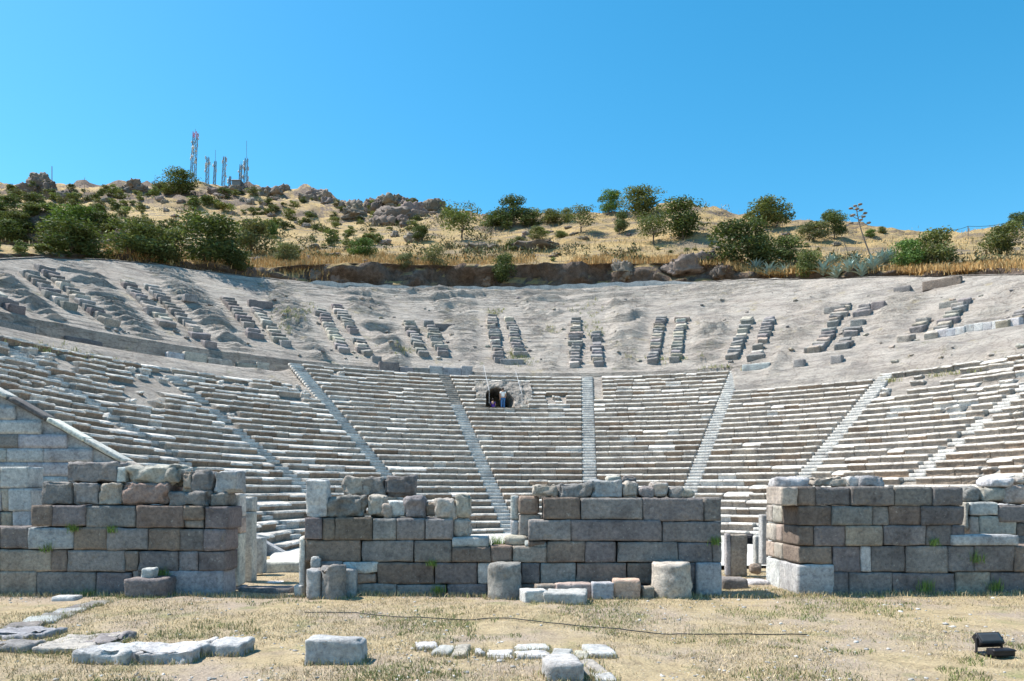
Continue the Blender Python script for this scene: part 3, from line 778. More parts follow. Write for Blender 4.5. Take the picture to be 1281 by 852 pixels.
for j, (rect, lb) in enumerate([((692, 165, 775, 244), 'pale rubble lump just right of bluish block on third wall'), ((770, 192, 850, 244), 'knobbly whitish rubble lump, second right of bluish block'), ((830, 170, 925, 244), 'rough white mortar lump in the middle of third wall rubble'), ((915, 192, 985, 245), 'grey rubble lump near the right end of third wall top'), ((965, 200, 1040, 245), 'small grey lump at the right end of third wall top')]):
    blk(None, Z3, rect, 19.2, .5, 'l' if j % 2 == 0 else 'g', 'loose_stone', .12, .06, .25, label=lb, cell=.05)
blk(None, Z3, (612, 138, 690, 170), 20.0, .4, 'l', 'loose_stone', .08, .04, .2, label='whitish stone behind the bluish block on third wall', cell=.06)
blk(None, Z3, (692, 138, 762, 180), 19.9, .4, 'd', 'loose_stone', .08, .04, .2, label='dark pitted stone behind the rubble on third wall', cell=.06)
drum(Z3, (36, 567, 205, 716), 18.25, 'g', 'squat grey-green column drum between second and third walls', chip=.05)
drum(Z3, (852, 562, 1045, 735), 18.15, 'l', 'broad battered column drum before the right end of third wall', chip=.08)
blk(None, Z3, (846, 562, 876, 735), 18.75, .3, 'w', 'broken_slab', .02, .01, .02, label='white upright slab behind the broad battered drum', ground=True)
# debris at its foot
for rect, Y, dp, c, rz, lb in [((205, 694, 325, 760), 17.6, .5, 'w', .25, 'whitish broken slab lying in grass, left of the debris heap'), ((318, 705, 528, 770), 17.3, .9, 'w', -.1, 'large flat white slab in grass before third wall'),
    ((270, 666, 372, 702), 18.4, .4, 't', .1, 'low brown stone at the foot of third wall beside the round drum'), ((368, 660, 545, 722), 18.3, .5, 'p', .05, 'brown broken slab among debris at the foot of third wall'),
    ((546, 656, 652, 722), 18.1, .4, 'u', 0, 'bluish squared block at the foot of third wall'), ((650, 640, 784, 717), 18.1, .5, 'o', -.12, 'marble block with orange stained top at the foot of third wall'), ((786, 676, 848, 727), 18.2, .3, 't', .2, 'small brown stone between orange topped block and drum')]:
    blk(None, Z3, rect, Y, dp, c, 'fallen_slab', .03, .02, .12, rz, label=lb, cell=.06, ground=True)

# ---- fourth wall (right)
w4 = thing('stage_wall', 'fourth and rightmost stage wall, dark courses with a sunlit pale left end', 'wall', (8, 19, 0), 'ruined stage walls')
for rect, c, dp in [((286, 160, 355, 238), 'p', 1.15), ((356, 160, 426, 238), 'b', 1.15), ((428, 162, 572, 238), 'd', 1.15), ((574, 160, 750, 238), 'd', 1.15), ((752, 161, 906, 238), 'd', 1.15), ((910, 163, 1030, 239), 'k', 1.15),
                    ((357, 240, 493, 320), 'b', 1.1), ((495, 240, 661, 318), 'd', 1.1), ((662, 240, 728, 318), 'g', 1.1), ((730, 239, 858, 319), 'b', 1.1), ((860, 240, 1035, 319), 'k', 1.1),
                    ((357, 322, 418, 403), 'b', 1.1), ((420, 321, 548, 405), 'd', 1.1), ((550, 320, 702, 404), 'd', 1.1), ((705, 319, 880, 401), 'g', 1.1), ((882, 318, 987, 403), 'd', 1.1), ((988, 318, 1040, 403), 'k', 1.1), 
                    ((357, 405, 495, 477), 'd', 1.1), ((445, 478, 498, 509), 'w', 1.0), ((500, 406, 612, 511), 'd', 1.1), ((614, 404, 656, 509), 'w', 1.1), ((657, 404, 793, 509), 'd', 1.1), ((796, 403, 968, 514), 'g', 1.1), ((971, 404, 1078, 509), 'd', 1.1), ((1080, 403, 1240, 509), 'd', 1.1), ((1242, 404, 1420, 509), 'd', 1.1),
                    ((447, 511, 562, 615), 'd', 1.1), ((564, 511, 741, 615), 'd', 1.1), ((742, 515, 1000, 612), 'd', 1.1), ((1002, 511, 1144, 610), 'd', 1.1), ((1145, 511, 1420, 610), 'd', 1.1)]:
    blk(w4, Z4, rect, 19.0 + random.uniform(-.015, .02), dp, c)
# pale end face running back (its blocks are seen from their left sides)
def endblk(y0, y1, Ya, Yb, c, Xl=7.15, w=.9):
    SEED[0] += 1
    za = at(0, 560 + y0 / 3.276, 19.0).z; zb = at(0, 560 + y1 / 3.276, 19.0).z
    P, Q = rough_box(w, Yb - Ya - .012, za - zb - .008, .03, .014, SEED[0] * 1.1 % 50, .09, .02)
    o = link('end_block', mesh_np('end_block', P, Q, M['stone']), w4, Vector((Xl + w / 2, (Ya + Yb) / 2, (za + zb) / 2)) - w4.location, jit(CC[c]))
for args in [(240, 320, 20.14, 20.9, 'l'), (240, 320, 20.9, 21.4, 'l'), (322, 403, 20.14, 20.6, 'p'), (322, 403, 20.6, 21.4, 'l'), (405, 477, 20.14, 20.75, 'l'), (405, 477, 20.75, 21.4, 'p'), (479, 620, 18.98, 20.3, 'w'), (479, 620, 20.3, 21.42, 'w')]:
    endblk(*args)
blk(None, Z4, (990, 358, 1262, 402), 18.92, .5, 'u', 'marble_ledge', .02, .008, .02, label='long pale bluish slab laid on the low part of the right wall')
for rect, c, ro, rr, Yo, lb in [((268, 127, 412, 162), 'w', .03, .06, .7, 'whitish low stone at the left end of right wall top'), ((408, 121, 566, 162), 't', .05, .13, .4, 'rough brown boulder on the left of right wall top'), ((566, 118, 622, 162), 'w', .02, .05, .5, 'white rounded stone between boulder and bluish block on right wall'), ((616, 116, 712, 162), 'u', .015, .03, .35, 'bluish squared block on right wall top')]:
    blk(None, Z4, rect, 19 + Yo, .55, c, 'loose_stone', rr * .8, ro * 1.7 + .015, .3, label=lb, cell=.05)
# what stands behind its right end
wr = thing('marble_wall', 'low pale wall remnant seen past the right end of the right stage wall', 'wall', (11.5, 20.6, 0))
for rect, c in [((1060, 223, 1178, 278), 'w'), ((1040, 223, 1059, 345), 'l'), ((1060, 280, 1100, 360), 'p'), ((1101, 280, 1252, 360), 'l'), ((1178, 236, 1300, 306), 'd'), ((1253, 308, 1420, 420), 'd'), ((1040, 361, 1420, 640), 'd')]:
    blk(wr, Z4, rect, 20.6, .8, c, rr=.025)
for rect, c, lb in [((1036, 162, 1112, 222), 'g', 'grey rubble stone at the left of the boulders on right remnant'), ((1103, 160, 1226, 223), 'l', 'big whitish boulder on the right wall remnant'), ((1200, 150, 1330, 234), 'p', 'pinkish boulder at the right edge on the wall remnant'), ((1135, 126, 1242, 160), 'w', 'white flat stone on the boulders at right'), ((1244, 120, 1320, 152), 'l', 'pale stone topmost on the boulders at the right edge')]:
    blk(None, Z4, rect, 20.7, .6, c, 'boulder', .14, .05, .15, label=lb, cell=.06)
# passage between third and fourth walls
post('door_post', 'brown upright slab with a white edge in the right passage', [(Z4, (80, 356, 148, 528), 't'), (Z4, (60, 352, 79, 528), 'w')], 23.2, .25)
post('door_post', 'thin white marble post beside the brown slab in the right passage', [(Z4, (180, 362, 207, 502), 'w')], 24.2, .25)
post('door_post', 'white marble jamb against the pale end of the right wall', [(Z4, (206, 275, 232, 480), 'w')], 21.55, .3)
blk(None, Z4, (46, 537, 152, 592), 20.4, .6, 'd', 'fallen_block', .05, .02, .05, label='dark fallen block in the shade of the right passage', ground=True)
blk(None, Z4, (152, 546, 242, 590), 21.0, .6, 'w', 'fallen_block', .06, .02, .08, label='whitish fallen block at the foot of the pale wall end', ground=True)
blk(None, Z4, (165, 478, 206, 520), 22.6, .4, 't', 'loose_stone', .08, .03, .1, label='small brown stone by the thin white post in the right passage', cell=.06)
# floodlights
def floodlight(c, rz, s, label):
    root = thing('floodlight', label, 'floodlight', c)
    root.rotation_euler = (0, 0, rz)
    def part(name, w, d, h, loc, mat, rx=0.0, rr=.012, par=root):
        P, Q = rough_box(w * s, d * s, h * s, rr * s, 0.0, 1, .05 * s)
        if rx: P = rot_axis(P, 'X', rx)
        return link(name, mesh_np(name, P, Q, mat), par, Vector(loc) * s)
    hd = part('lamp_head', .52, .16, .26, (0, .06, .27), M['black_metal'], -.75)
    n = Vector((0, -math.cos(.75), math.sin(.75)))
    P, Q = rough_box(.46 * s, .012 * s, .20 * s, .004 * s, 0, 1, .05 * s); P = rot_axis(P, 'X', -.75)
    link('glass', mesh_np('glass', P, Q, M['glass']), hd, Vector((0, -.082 * math.cos(.75), .082 * math.sin(.75))) * s)
    for i in range(5):
        P, Q = rough_box(.44 * s, .05 * s, .008 * s, .002 * s, 0, 1, .05 * s); P = rot_axis(P, 'X', -.75)
        z = -.10 + .05 * i
        link('cooling_fin', mesh_np('cooling_fin', P, Q, M['black_metal']), hd, Vector((0, .1 * math.cos(.75) + z * math.sin(.75), -.1 * math.sin(.75) + z * math.cos(.75))) * s)
    part('gear_box', .46, .22, .14, (.06, -.20, .07), M['black_metal'])
    part('lid', .48, .05, .03, (.06, -.31, .115), M['black_metal'])
    for sx in (-1, 1): part('bracket', .02, .06, .34, (.28 * sx, .04, .17), M['black_metal'])
    part('base_plate', .5, .3, .02, (0, .0, .012), M['black_metal'])
    return root
g = at(1243, 812, 2.5 * F / 197); floodlight((g.x - .05, g.y, .03), .12, .78, 'black floodlight standing on the dry grass at the lower right')
g = at(935, 666, 36.0); floodlight((g.x, 36.0, .14), 2.6, 1.15, 'small black floodlight on the orchestra floor seen through the right passage')

# ---- slabs and stones lying in the field
SLABS = []
FIELD = [(Z5, 280, 500, 182, 226, 268, 'w', -.08, 'long whitish kerb slab in the left foreground, left one of the joined pair'), (Z5, 492, 726, 190, 222, 270, 'w', .03, 'long whitish kerb slab in the left foreground, right one of the joined pair'),
    (Z5, 676, 782, 172, 200, 246, 'w', .1, 'squared whitish stone at the right end of the kerb slabs'), (Z5, 784, 922, 172, 198, 244, 'w', -.05, 'whitish block ending the kerb line nearest the big single block'),
    (Z5, 106, 330, 148, 205, 228, 'l', .10, 'broad flat pale slab behind the kerb slabs at left'), (Z5, 300, 424, 146, 186, 204, 'g', .12, 'flat grey slab with a dark shaded right end behind the kerb slabs'), (Z5, -60, 150, 126, 160, 184, 'u', -.12, 'pale slab edge at the left border of the photo'),
    (Z5, -60, 100, 180, 204, 232, 'g', .1, 'dark edged stone under the pale slab at the left border'),
    (Z6, 30, 232, 184, 202, 284, 'u', -.06, 'single large bluish squared block alone in the foreground grass')]
for fr, xa, xb, yt, yf, yb, c, rz, lb in FIELD:
    y1 = zpx(fr, 0, yb)[1]; Yg = EYE * F / (y1 - HY)
    a = at(zpx(fr, xa, 0)[0], zpx(fr, 0, yf)[1], Yg); q_ = at(zpx(fr, xb, 0)[0], y1, Yg)
    h = a.z - q_.z; Yb = (EYE - h) * F / (zpx(fr, 0, yt)[1] - HY)
    w = q_.x - a.x; dp = min(1.6, max(.3, Yb - Yg)); SEED[0] += 1
    P, Q = rough_box(w, dp, h + .16, .03, .055 if fr is Z5 else .022, SEED[0] % 50, .045, .32 if fr is Z5 else .08)
    SLABS.append(((a.x + q_.x) / 2, Yg + dp / 2, w, dp, rz))
    P = rot_z(P, rz)
    zg = float(ground_h(np.array([q_.x]), np.array([Yg]))[0])
    o = link('foreground_slab' if fr is Z5 else 'foreground_block', mesh_np('foreground_slab', P, Q, M['stone']), None, ((a.x + q_.x) / 2, Yg + dp / 2, zg + h / 2 - .08), jit(CC[c]))
    tag(o, lb, 'stone')
PATH = [((0, 128, 120, 142), 'u'), ((60, 108, 190, 124), 'w'), ((120, 92, 250, 106), 'u'), ((180, 74, 290, 88), 'w'), ((240, 60, 330, 72), 'u'), ((300, 50, 385, 60), 'g')]
for i, (rect, c) in enumerate(PATH):
    y1 = zpx(Z5, 0, rect[3])[1]; Yg = EYE * F / (y1 - HY)
    a = at(rect[0] / 3.05, y1, Yg); bq = at(rect[2] / 3.05, y1, Yg)
    SEED[0] += 1
    P, Q = rough_box(bq.x - a.x, .75, .16, .04, .02, SEED[0] % 50, .06, .1); P = rot_z(P, .25 + random.uniform(-.1, .1))
    SLABS.append(((a.x + bq.x) / 2, Yg + .3, bq.x - a.x, .75, .25))
    o = link('paving_slab', mesh_np('paving_slab', P, Q, M['stone']), None, ((a.x + bq.x) / 2, Yg + .3, -.02), jit(CC['u' if c == 'w' else 'g']))
    tag(o, 'low grey paving slab, %s in the row from the left border' % ['nearest', 'second nearest', 'third nearest', 'fourth nearest', 'second farthest', 'farthest'][i], 'paving slab')
blk(None, Z1, (245, 722, 362, 740), 18.2, .35, 'w', 'paving_slab', .02, .01, .02, label='small white slab lying at the foot of the left wall', ground=True)
blk(None, Z1, (597, 636, 792, 752), 18.3, .75, 'd', 'squared_block', .06, .03, .1, label='dark squared block standing before the left wall', ground=True)
blk(None, Z1, (682, 584, 742, 640), 18.45, .35, 'w', 'loose_stone', .07, .03, .15, label='whitish stone lying on the dark squared block before the left wall', cell=.05)
SMALL = [((415, 219, 485, 240), 'w', 'leftmost flat white stone of the broken row in the foreground'), ((482, 232, 545, 256), 'w', 'flat white stone second in the broken foreground row'), ((545, 225, 600, 262), 'l', 'rounded pale stone third in the broken foreground row'), ((620, 232, 652, 252), 'w', 'tiny white stone in the gap of the broken foreground row'),
    ((665, 238, 757, 263), 'w', 'flat white stone just right of the gap in the foreground row'), ((765, 222, 880, 240), 'w', 'long thin white kerb piece behind the foreground row'), ((768, 244, 892, 262), 'w', 'long white kerb stone in the foreground row'), ((892, 236, 968, 272), 'w', 'square white stone where the foreground row turns towards the viewer'), ((970, 238, 1026, 266), 'l', 'pale stone right of the corner of the foreground row'),
    ((1018, 218, 1110, 252), 'w', 'flat whitish stone alone at the right end of foreground row'), ((900, 272, 1000, 298), 'l', 'flat pale stone half buried inside the foreground corner'), ((868, 298, 992, 345), 'w', 'large white block at the bottom border of the photo'), ((1000, 300, 1040, 335), 't', 'small brownish stone beside the large white bottom block'), ((1030, 268, 1082, 322), 'l', 'long pale stone slanting at the right of the foreground corner'), ((1040, 322, 1115, 350), 'w', 'white stone at the bottom border right of the large block')]
for rect, c, lb in SMALL:
    y1 = zpx(Z6, 0, rect[3])[1]; Yg = EYE * F / (y1 - HY)
    x0 = zpx(Z6, rect[0], 0)[0]; x1 = zpx(Z6, rect[2], 0)[0]
    a = at(x0, y1, Yg); bq = at(x1, y1, Yg); w = bq.x - a.x
    dpt = EYE * F / (zpx(Z6, 0, rect[1])[1] - HY) - Yg
    hh = .03 if 'large white block' not in lb else .16
    SEED[0] += 1
    P, Q = rough_box(w * 1.04, max(.26, dpt * 1.0), .16 + hh, .022, .02, SEED[0] % 50, .045, .10); P = rot_z(P, random.uniform(-.2, .2))
    SLABS.append(((a.x + bq.x) / 2, Yg + dpt * .42, w, max(.26, dpt), 0.0))
    o = link('half_buried_stone', mesh_np('half_buried_stone', P, Q, M['stone']), None, ((a.x + bq.x) / 2, Yg + dpt * .42, float(ground_h(np.array([(a.x + bq.x) / 2]), np.array([Yg + dpt * .42]))[0]) - .08 + hh + .012), jit(CC[c]))
    tag(o, lb, 'stone')
# cable on the grass
def tube(pts, r, sides=6):
    pts = [Vector(p) for p in pts]; V = []; Q = []
    for i, p in enumerate(pts):
        d = (pts[min(i + 1, len(pts) - 1)] - pts[max(i - 1, 0)]).normalized()
        up = Vector((0, 0, 1)) if abs(d.z) < .9 else Vector((1, 0, 0))
        s = d.cross(up).normalized(); u = s.cross(d)
        rr = r[i] if isinstance(r, (list, tuple)) else r
        for k in range(sides):
            a = 2 * PI * k / sides; V.append(p + (s * math.cos(a) + u * math.sin(a)) * rr)
    n = len(pts)
    for i in range(n - 1):
        for k in range(sides):
            Q.append((i * sides + k, i * sides + (k + 1) % sides, (i + 1) * sides + (k + 1) % sides, (i + 1) * sides + k))
    return np.array([tuple(v) for v in V]), Q
cp = []
for x in np.linspace(380, 1010, 60):
    y = np.interp(x, [380, 440, 500, 560, 620, 700, 780, 860, 930, 1010], [766, 769, 773, 776, 776, 781, 787, 792, 793.5, 794])
    Yg = EYE * F / (y - HY); X = (x - HX) * Yg / F
    cp.append((X, Yg, float(ground_h(np.array([X]), np.array([Yg]))[0]) + .03 + .004 * math.sin(x * .05)))
V, Q = tube(cp, .011)
o = link('power_cable', mesh_np('power_cable', V - np.array(cp[0]), Q, M['rubber']), None, cp[0]); tag(o, 'thin dark cable lying across the dry grass in the foreground', 'cable')

# ================================================================ SIDE WALL OF THE CAVEA (left), coping on top
def slopez(r): return SLOPE * (r - R0) * .955 + .16
def build_side_wall(TA, label):
    def sw(r, z, off=0.0):
        p = pol(TA, r, z); a = math.radians(TA - 90); return p + Vector((math.sin(a), math.cos(a), 0)) * off
    aw = thing('side_wall', label, 'wall', sw(18, 0))
    r = 13.2
    nrmY = Vector((math.sin(math.radians(TA - 90)), math.cos(math.radians(TA - 90)), 0))
    if nrmY.y > 0: nrmY = -nrmY
    dirR = (pol(TA, 20) - pol(TA, 19)).normalized(); yaw = math.atan2(dirR.y, dirR.x)
    for cidx in range(22):
        z0, z1 = cidx * .55 - .1, cidx * .55 + .45
        rmin = (z1 - .16) / (SLOPE * .955) + R0 + .1
        r = max(13.2, rmin); first = True
        while r < 34:
            L = random.uniform(.9, 2.0); L = min(L, 34.2 - r)
            if L < .3: break
            SEED[0] += 1
            P, Q = rough_box(L - .012, .5, .545, .012, .006, SEED[0] % 50, .16)
            P = rot_z(P, yaw)
            c = pol(TA, r + L / 2, (z0 + z1) / 2) + nrmY * .28
            link('ashlar_block', mesh_np('ashlar_block', P, Q, M['stone']), aw, c - aw.location, jit(CC[random.choice('uuuguw')], .10))
            r += L
    cor = []
    for rr_, zz in [(13.0, -.2), (34.3, -.2), (34.3, slopez(34.3) - .03), (13.0, slopez(13.0) - .03)]:
        cor.append((rr_, zz))
    V = [tuple(pol(TA, a_, b_) + nrmY * .40 - aw.location) for a_, b_ in cor] + [tuple(pol(TA, a_, b_) - nrmY * .3 - aw.location) for a_, b_ in cor]
    Q = [(0, 1, 2, 3), (7, 6, 5, 4), (0, 4, 5, 1), (1, 5, 6, 2), (2, 6, 7, 3), (3, 7, 4, 0)]
    link('wall_core', mesh_np('wall_core', V, Q, M['stone'], smooth=False), aw, (0, 0, 0), CC['u'])
    r = 17.6; i = 0
    while r < 33.6:
        L = random.uniform(1.2, 1.9); SEED[0] += 1
        ang = math.atan(SLOPE * .955); Ls = L / math.cos(ang)
        P, Q = rough_box(Ls - .02, .9, .19, .03, .012, SEED[0] % 50, .12, .03)
        P = rot_axis(P, 'Y', -ang); P = rot_z(P, yaw)
        c = pol(TA, r + L / 2, slopez(r + L / 2) + .12) + nrmY * .16
        link('coping_slab', mesh_np('coping_slab', P, Q, M['stone']), aw, c - aw.location, jit(CC['k' if i == 3 else ('W' if i % 3 else 'l')], .1))
        r += L; i += 1
build_side_wall(-95.6, 'pale ashlar side wall at far left with a sloping coping along its top')
build_side_wall(95.6, 'ashlar side wall closing the right end of the seats, outside the photo')

# ================================================================ DIAZOMA WALL AND UPPER STONES
def arc_wall(th0, th1, r, z0, z1, label, codes, lmin=1.2, lmax=2.4, dp=.5, name='parapet_wall', miss=0.0):
    root = thing(name, label, 'wall', pol((th0 + th1) / 2, r, z0), 'walls along the walkway')
    t = th0
    while t < th1 - .1:
        L = random.uniform(lmin, lmax) / r * 57.3; L = min(L, th1 - t)
        if random.random() >= miss and L * r / 57.3 > .2:
            SEED[0] += 1
            h = (z1 - z0) * random.uniform(.72, 1.06)
            P, Q = rough_box(L * r / 57.3 - .015, dp, h, .03, .015, SEED[0] % 50, .14, .04)
            tm = t + L / 2
            P = rot_z(P, -math.radians(tm))
            c = pol(tm, r + dp / 2 + random.uniform(-.03, .03), z0 + h / 2)
            link('wall_block', mesh_np('wall_block', P, Q, M['stone']), root, c - root.location, jit(CC[random.choice(codes)], .1))
        t += L
    return root
arc_wall(-73.5, -59.4, 36.0, 11.6, 12.75, 'long dark parapet beam high at the left edge below the block columns', 'ddgg', 1.2, 3.5, miss=.10)
arc_wall(-52.3, -44.2, 35.6, 11.6, 12.9, 'pale marble parapet of big blocks above the left seats', 'wlul', 1.0, 2.0, miss=.08)
arc_wall(-43.6, -39.2, 35.8, 11.7, 12.8, 'low remnant of parapet right of the pale marble one', 'gl', .9, 1.8)
arc_wall(-24.6, -11.4, 36.0, 12.3, 13.8, 'tall bluish parapet above the seats left of the cave', 'ugd', 1.2, 2.6)
arc_wall(-11.3, -1.5, 35.8, 12.3, 13.0, 'low stone parapet right above the cave opening', 'glu', 1.2, 2.6)
arc_wall(6.5, 26, 35.6, 12.3, 12.8, 'low pale kerb above the seats right of the central staircase', 'lwg', 1.0, 2.0, miss=.25)
# loose blocks on the rock above
def slope_block(px, py, wpx, hpx, code, label, deep=.7, rz=0.0, name='fallen_block', cat='stone', group=None, rmin=33.0):
    pt, th, r = on_slope(px, py, rmin)
    Y = pt.y; w = wpx * Y / F; h = hpx * Y / F; SEED[0] += 1
    P, Q = rough_box(w, deep, h + .25, .05, .03, SEED[0] % 50, .12, .08); P = rot_z(P, -math.radians(th) + rz)
    o = link(name, mesh_np(name, P, Q, M['stone']), None, pt + Vector((0, .1, h / 2 - .12)), jit(CC[code]))
    tag(o, label, cat, group); return o
for px, py, w, h, c, lb in [(325, 385, 30, 8, 'd', 'dark long block on the rock at left, right of the third pair of columns'), (947, 466, 34, 6, 'u', 'long grey block at the foot of the rock right of the leaning bright staircase'), (1001, 465, 14, 7, 'g', 'squarish block second of three at the foot of the right rock'), (1048, 464, 14, 8, 'g', 'grey block third of three at the foot of the right rock'),
        (1045, 391, 25, 7, 'g', 'long block above the right block columns at their top'), (1100, 386, 16, 8, 'd', 'dark block at the upper right of the right block columns'), (1190, 383, 24, 5, 'g', 'thin light slab high on the right rock'), (640, 455, 30, 5, 'g', 'low block above the cave beside the handrail'), (470, 452, 12, 6, 'g', 'small block at the walkway beneath the middle left columns'),
        (1130, 364, 20, 5, 'd', 'dark weathered knob high on the right rock near the rim'), (1180, 358, 44, 9, 'b', 'brown broken ledge near the rim at right'), (237, 375, 16, 6, 'g', 'small grey block near the second pair of columns at left'), (556, 412, 26, 6, 'd', 'thin block jutting left from the pair above the cave')]:
    slope_block(px, py, w, h, c, lb, rmin=36.5 if py < 455 else 33.5)
rw = thing('stone_bench', 'long row of pale marble blocks on the rock at the right edge', 'bench', on_slope(1222, 446)[0])
for i in range(9):
    pt, th, r = on_slope(1180 + i * 11.5, 450.5 - i * 1.35)
    SEED[0] += 1; w = 11 * pt.y / F
    P, Q = rough_box(w, .6, .62, .03, .015, SEED[0] % 50, .1, .05); P = rot_z(P, -math.radians(th))
    link('bench_block', mesh_np('bench_block', P, Q, M['stone']), rw, pt + Vector((0, 0, .22)) - rw.location, jit(CC['u' if i % 2 else 'w']))

NTH = ['at the far left edge of the slope', 'second from the left on the upper slope', 'third from the left on the upper slope', 'fourth from the left on the upper slope', 'fifth from the left on the upper slope', 'left of those over the cave', 'directly above the dark cave opening', 'above the upright central staircase', 'first to the right of the central staircase', 'above the bright staircase leaning left', 'fourth from the right edge, on bare rock', 'broken, third from the right on bare rock', 'scanty, at the right edge of the rock']
PAIRS = {-7: ((362, 396), (376, 403)), -6: ((346, 388), (339, 408)), -5: ((356, 410), (362, 436)), -4: ((378, 425), (392, 434)), -3: ((391, 442), (386, 446)), -2: ((407, 447), (405, 446)), -1: ((398, 455), (400, 447)), 0: ((401, 460), (420, 459)), 1: ((401, 456), (401, 454)), 2: ((403, 450), (402, 455)), 3: ((386, 447), (386, 438)), 4: ((407, 434), (381, 427)), 5: ((381, 411), None)}
def r_for_y(th, off, y):
    for r in np.arange(36.6, 64, .05):
        a = math.radians(th); p = pol(th, r); z = cavea_at(th, r)
        X = p.x + off * math.cos(a); Yy = p.y - off * math.sin(a)
        if HY - (z - EYE) * F / Yy <= y: return r
    return 50
for n in range(-7, 6):
    th = 5 + 10.6 * n
    for side in (0, 1):
        if PAIRS[n][side] is None: continue
        y0, y1 = PAIRS[n][side]; off = (-1.02, 1.02)[side]
        ra, rb = r_for_y(th, off, y1), r_for_y(th, off, y0)
        a = math.radians(th)
        p0 = pol(th, ra) + Vector((math.cos(a), -math.sin(a), 0)) * off
        root = thing('block_column', '%s file of stepped blocks in the pair %s' % (('left', 'right')[side], NTH[n + 7]), 'stone blocks', (p0.x, p0.y, cavea_at(th, ra)), 'stepped files of blocks on the upper slope')
        k = 0; r = ra
        while r < rb + .05:
            if not (random.random() < (.05 if n < 2 else .2)) or k == 0:
                SEED[0] += 1
                w = random.uniform(.85, 1.15); big = random.random()
                if big > .92: w *= 1.35
                h = random.uniform(.42, .5)
                P, Q = rough_box(w, random.uniform(.80, .98), h + .34, .04, .04, SEED[0] % 50, .11, .10)
                P = rot_axis(P, 'X', .27 + random.gauss(0, .08)); P = rot_axis(P, 'Y', random.gauss(0, .05)); P = rot_z(P, -a + random.gauss(0, .07))
                o2 = off + random.gauss(0, .07)
                c = pol(th, r + .4) + Vector((math.cos(a), -math.sin(a), 0)) * o2
                zz = max(cavea_at(th, r), cavea_at(th + o2 / r * 57.3, r))
                c.z = zz + .56 - (h + .34) / 2 + .06
                link('stone_block', mesh_np('stone_block', P, Q, M['stone']), root, c - root.location, jit(CC[random.choice('gglgd' if n < 0 else 'ggltg')], .12))
            r += .68; k += 1

FR = []
def th_ok(px): return px > 960
for i in range(5):
    P, Q = rough_box(1, .8, .55, .16, .16, 820 + i * 5, .16, .4); FR.append(mesh_np('rock_fragment', P, Q, M['stone'], False))
rf = random.Random(31)
for i in range(130):
    px = rf.uniform(120, 1281); py = rf.uniform(385, 455) if rf.random() < .75 else rf.uniform(365, 385)
    if px < 330 and py < 350: continue
    pt, th, r = on_slope(px, py, 30.5 if th_ok(px) else 37.0)
    s_ = rf.uniform(.15, .5)
    o = link('rock_fragment', FR[i % 5], None, pt + Vector((0, 0, .08 * s_)), jit(CC[rf.choice('ggllt')], .12)); o.scale = (s_, s_, s_ * rf.uniform(.6, 1)); o.rotation_euler = (rf.uniform(-.2, .4), rf.uniform(-.2, .2), rf.uniform(0, 6))
    tag(o, 'broken stone fragment lying on the bare rock of the upper slope', 'stone', 'stone fragments on the upper slope')

# ================================================================ CAVE MOUTH
CTH = -8.75
ca = math.radians(CTH)
def cv(s, d, z): 
    p = pol(CTH, d); return Vector((p.x + s * math.cos(ca), p.y - s * math.sin(ca), z))
CZ = 9.22; CO = 28.6
cave = thing('cave_opening', 'dark rough cave mouth broken into the seats above the middle', 'cave', cv(0, CO, CZ))
ns, nz = 130, 84
S = np.linspace(-2.0, 2.7, ns); Zc = np.linspace(CZ - .35, 11.8, nz)
Sg, Zg = np.meshgrid(S, Zc)
h = (Zg - CZ)
D = CO + .35 + np.clip(h, -.4, 4) * .82
D = D + .30 * fbm(np.stack([Sg * .8, Zg * .9, 0 * Sg], -1), 201, 4) + .28 * (np.abs(Sg - .3) > 1.7) * vnoise(np.stack([Sg * 1.2, Zg * 2.2, 0 * Sg + 4], -1), 203)
wob = 1 + .16 * vnoise(np.stack([np.arctan2(h - .8, Sg) * 1.6, 0 * h, 0 * h], -1), 207)
ar = np.hypot((Sg + .16) / (1.18 * wob), (h - .70) / (1.22 * wob))
D = D + 4.9 * sstep(1.04, .86, ar) * (h > -.15) - .0
flo = sstep(-.02, -.25, h)
D = np.where(h < .02, CO - .5 + (D - CO) * sstep(-.3, .02, h), D)
V = np.array([tuple(cv(s, d, z) - cave.location) for s, d, z in zip(Sg.ravel(), D.ravel(), Zg.ravel())])
m2 = M['rock']
link('rock_face', mesh_np('rock_face', V, grid_faces(nz, ns), m2), cave)
# trodden floor of the cave
fs, fd = np.meshgrid(np.linspace(-2.35, 2.95, 40), np.linspace(CO - 1.0, 34.2, 40))
V = np.array([tuple(cv(s, d, CZ + .01 + .04 * float(mnoise.noise(Vector((s * 1.5, d * 1.5, 3))))) - cave.location) for s, d in zip(fs.ravel(), fd.ravel())])
link('cave_floor', mesh_np('cave_floor', V, grid_faces(40, 40), m2), cave)
for s, d, z in [(-1.8, 29.2, 9.45), (1.9, 29.2, 9.45), (2.3, 30.0, 10.1), (-1.9, 30.9, 11.0)]:
    SEED[0] += 1
    P, Q = rough_box(random.uniform(.4, .7), .6, random.uniform(.3, .5), .12, .06, SEED[0] % 50, .09, .2); P = rot_z(P, random.uniform(-.6, .6))
    link('boulder', mesh_np('boulder', P, Q, M['stone']), cave, cv(s, d, z) - cave.location, jit(CC['l'], .1))
